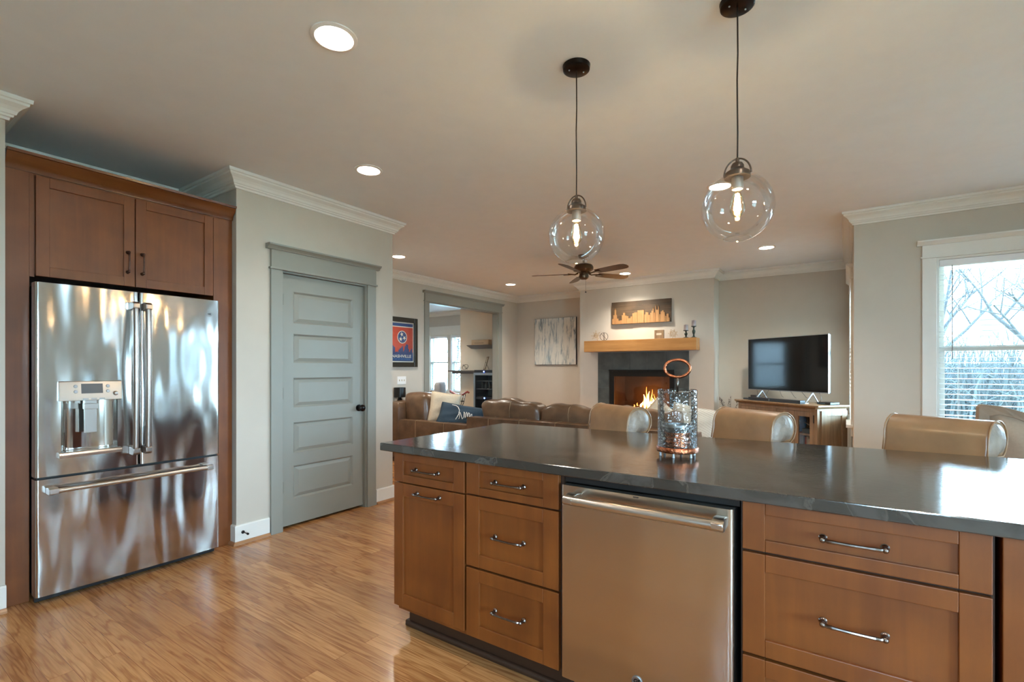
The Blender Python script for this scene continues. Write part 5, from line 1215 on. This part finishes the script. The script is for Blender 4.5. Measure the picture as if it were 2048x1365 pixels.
t = thing('glass_cabinet', 'glass-fronted drinks cabinet with two blue lights, below the study shelves', 'cabinet', (-6.165, 7.66, 0))
bm = newbm(); box(bm, 0, .60, .02, .46, .02, .06); box(bm, 0, .60, .02, .46, 1.19, 1.245); box(bm, 0, .03, .02, .46, .06, 1.19); box(bm, .57, .60, .02, .46, .06, 1.19); box(bm, .03, .57, .44, .46, .06, 1.19); box(bm, .03, .57, .04, .44, .66, .71); obj('body', bm, mat('graphite_metal', (.035, .038, .04), .35, .3), t, bevel=.003)
bm = newbm(); box(bm, -.0, .035, -.005, .02, .06, 1.19); box(bm, .565, .60, -.005, .02, .06, 1.19); box(bm, .035, .565, -.005, .02, 1.14, 1.19); box(bm, .035, .565, -.005, .02, .06, .09); dd_ = obj('door', bm, mat('steel_door_edge', (.30, .33, .34), .3, .6), t, bevel=.002)
bm = newbm(); box(bm, .035, .565, .004, .008, .09, 1.14); obj('door_glass', bm, M['glass'], dd_)
for z in (1.215, .745):
    bm = newbm(); lathe(bm, [(0, 0), (.011, 0), (.011, .004), (0, .006)], 14); xform(bm, Matrix.Rotation(PI/2, 4, 'X')); obj('blue_light', bm, emit_mat('blue_led', (.04, .12, 1.0), 40), t, loc=(.245, .020 if z > 1 else .039, z if z > 1 else .685))
for z in (.86, 1.02): bm = newbm(); box(bm, .03, .57, .05, .43, z, z+.006); obj('wire_shelf', bm, M['silver'], t)
for k in range(5):
    b = thing('glass_bottle', 'wine glass in the drinks cabinet, %s from the left on its shelf' % ordw[k], 'bottle', (-6.09+.095*k, 7.85, .867), 0, 'bottles in the drinks cabinet')
    bm = newbm(); lathe(bm, [(0, 0), (.028, 0), (.030, .01), (.030, .08), (.012, .105), (.011, .135), (0, .135)], 14); obj('body', bm, mat('dark_bottle_glass', (.03, .035, .03), .1), b, smooth='auto'); b['label'] = 'dark bottle in the drinks cabinet, %s from the left on its shelf' % ordw[k]
# armchair
t = thing('armchair', 'pale grey upholstered armchair in front of the left study window', 'armchair', (-7.35, 7.55, 0), math.radians(-60))
bm = newbm(); soft_box(bm, -.30, .30, .22, .36, .30, .985, .01, 5, .05); obj('backrest', bm, M['greyfab'], t, smooth=True)
bm = newbm(); soft_box(bm, -.30, .30, -.30, .24, .22, .46, .02, 5, .04); obj('seat', bm, M['greyfab'], t, smooth=True)
for s_ in (-1, 1):
    bm = newbm(); soft_box(bm, s_*.35-.05, s_*.35+.05, -.30, .34, .22, .62, .01, 4, .035); obj('arm', bm, M['greyfab'], t, smooth=True)
    for yy in (-.26, .30): bm = newbm(); tube(bm, [(s_*.30, yy, .24), (s_*.31, yy, .002)], [.022, .014], 8); obj('leg', bm, M['stoolleg'], t)
# rocking chair
t = thing('rocking_chair', 'black spindle-back rocking chair with a red top rail, in the study', 'chair', (-6.35, 7.10, 0), math.radians(-8))
dk = mat('black_lacquer', (.012, .012, .012), .25); rd = mat('red_lacquer', (.22, .03, .02), .3)
bm = newbm(); pts = [(-.27, .30, .80), (-.25, .275, .825), (-.18, .27, .80), (-.09, .28, .765), (.02, .285, .755), (.12, .28, .765), (.20, .27, .80), (.26, .275, .825), (.28, .30, .80)]
tube(bm, pts, [.020]*9, 8); obj('top_rail', bm, rd, t, smooth=True)
for k in range(8): x = -.20+.4*k/7; bm = newbm(); tube(bm, [(x*.8, .19, .46), (x*.95, .24, .62), (x, .275, .775)], .008, 6); obj('spindle', bm, dk, t, smooth=True)
bm = newbm(); soft_box(bm, -.25, .25, -.22, .22, .42, .46, .0, 4, .018); obj('seat', bm, dk, t, smooth=True)
for sx in (-1, 1):
    for yy in (-.17, .17): bm = newbm(); tube(bm, [(sx*.19, yy, .43), (sx*.23, yy*1.2, .05)], .014, 6); obj('leg', bm, dk, t, smooth=True)
    bm = newbm(); tube(bm, [(sx*.235, -.40, .075), (sx*.235, -.2, .035), (sx*.235, 0, .022), (sx*.235, .25, .04), (sx*.235, .45, .09)], .018, 6); obj('rocker', bm, dk, t, smooth=True)
    bm = newbm(); tube(bm, [(sx*.26, -.24, .64), (sx*.27, .0, .655), (sx*.22, .22, .64)], .014, 6); tube(bm, [(sx*.22, -.16, .45), (sx*.26, -.18, .64)], .010, 6); obj('arm_rest', bm, dk, t, smooth=True)
# ================================================================== OUTDOORS
gr = newbm(); box(gr, -60, 60, -30, 80, -.60, -.50); tag(obj('lawn', gr, mat('winter_grass', (.40, .40, .30), .95, var=.25, vscale=.8)), 'winter lawn outside the windows', 'lawn', kind='structure')
def tree(name, label, cat, x, y, h, seed, kind_m, n0=5, spread=1.0, grp=None, depth=4):
    random.seed(seed); t = thing(name, label, cat, (x, y, -.5), random.uniform(0, 6), grp); bm = newbm()
    def grow(p, d, L_, r, lev):
        q = p+d*L_*.5+Vector((random.uniform(-.05, .05), random.uniform(-.05, .05), 0))*L_; e = p+d*L_
        tube(bm, [p, q, e], [r, r*.8, r*.55], 5 if lev > 1 else 6, caps=False)
        if lev >= depth: return
        for k in range(3 if lev else n0):
            u = random.uniform(.45, 1.0); b_ = p+d*L_*u; v = Vector((random.uniform(-1, 1), random.uniform(-1, 1), random.uniform(-.1, .8)))
            grow(b_, (d*.8+v*spread).normalized(), L_*random.uniform(.5, .72), r*.5, lev+1)
    grow(Vector((0, 0, 0)), Vector((0, 0, 1)), h*.45, h*.016, 0)
    obj('branches', bm, kind_m, t, smooth=True); return t
bark = mat('grey_bark', (.014, .013, .013), .9, var=.3, vscale=20)
tree('bare_tree', 'bare winter tree with drooping branches outside the dining window', 'tree', 3.4, 13.0, 6.5, 5, bark, 8, 1.1, 'bare trees outside')
tree('bare_tree', 'smaller bare winter tree farther off, left part of the dining window', 'tree', 2.6, 22.0, 7.0, 9, bark, 7, 1.0, 'bare trees outside')
tree('bare_tree', 'bare winter tree outside the study windows', 'tree', -13.5, 15.5, 6.0, 2, bark, 7, 1.0, 'bare trees outside')
random.seed(31); bm = newbm()
for i in range(1500):
    x = random.uniform(-2.5, 11); y = random.uniform(14, 18.5); h = random.uniform(1.3, 2.7); dx = random.uniform(-.5, .5)
    tube(bm, [(x, y, -.5), (x+dx*.5, y+.1, -.5+h*.55), (x+dx+random.uniform(-.2, .2), y, -.5+h)], [.03, .018, .006], 4, caps=False)
    for k in range(3):
        u = random.uniform(.3, .9); px_, pz_ = x+dx*u, -.5+h*u; tube(bm, [(px_, y, pz_), (px_+random.uniform(-.5, .5), y+random.uniform(-.3, .3), pz_+random.uniform(.1, .6))], [.012, .004], 4, caps=False)
th_ = obj('brush_thicket', bm, mat('bare_brush', (.020, .021, .018), .9, var=.4, vscale=2)); tag(th_, 'dense bare brush along the garden edge, seen through the dining window blind', 'bushes', kind='stuff')
fe = thing('garden_fence', 'grey board fence behind the brush outside the dining window', 'fence', (4, 19, -.5))
bm = newbm()
for k in range(110): box(bm, -9+.16*k, -9+.16*k+.15, 0, .02, .05, 1.9)
obj('boards', bm, mat('weathered_fence', (.03, .03, .03), .85, var=.2, vscale=3), fe)
hs = thing('neighbour_house', 'pale neighbouring house with grey roof beyond the fence', 'house', (5.5, 38, -.5))
bm = newbm(); box(bm, -5, 5, 0, 8, 0, 5.4); obj('walls', bm, mat('pale_siding', (.25, .26, .27), .8), hs)
bm = newbm(); prism(bm, [(-.5, 5.3), (4, 8.2), (8.5, 5.3)], 'x', -5.4, 5.4); obj('roof', bm, mat('grey_shingle', (.16, .16, .17), .9), hs)
for x in (-3.4, -1.2, 1.2, 3.4):
    for z in (1.0, 3.4):
        bm = newbm(); box(bm, x-.5, x+.5, -.03, -.002, z, z+1.3); o = obj('window', bm, M['white'], hs); bm = newbm(); box(bm, x-.42, x+.42, -.05, -.031, z+.08, z+1.22); obj('pane', bm, M['screen'], o)
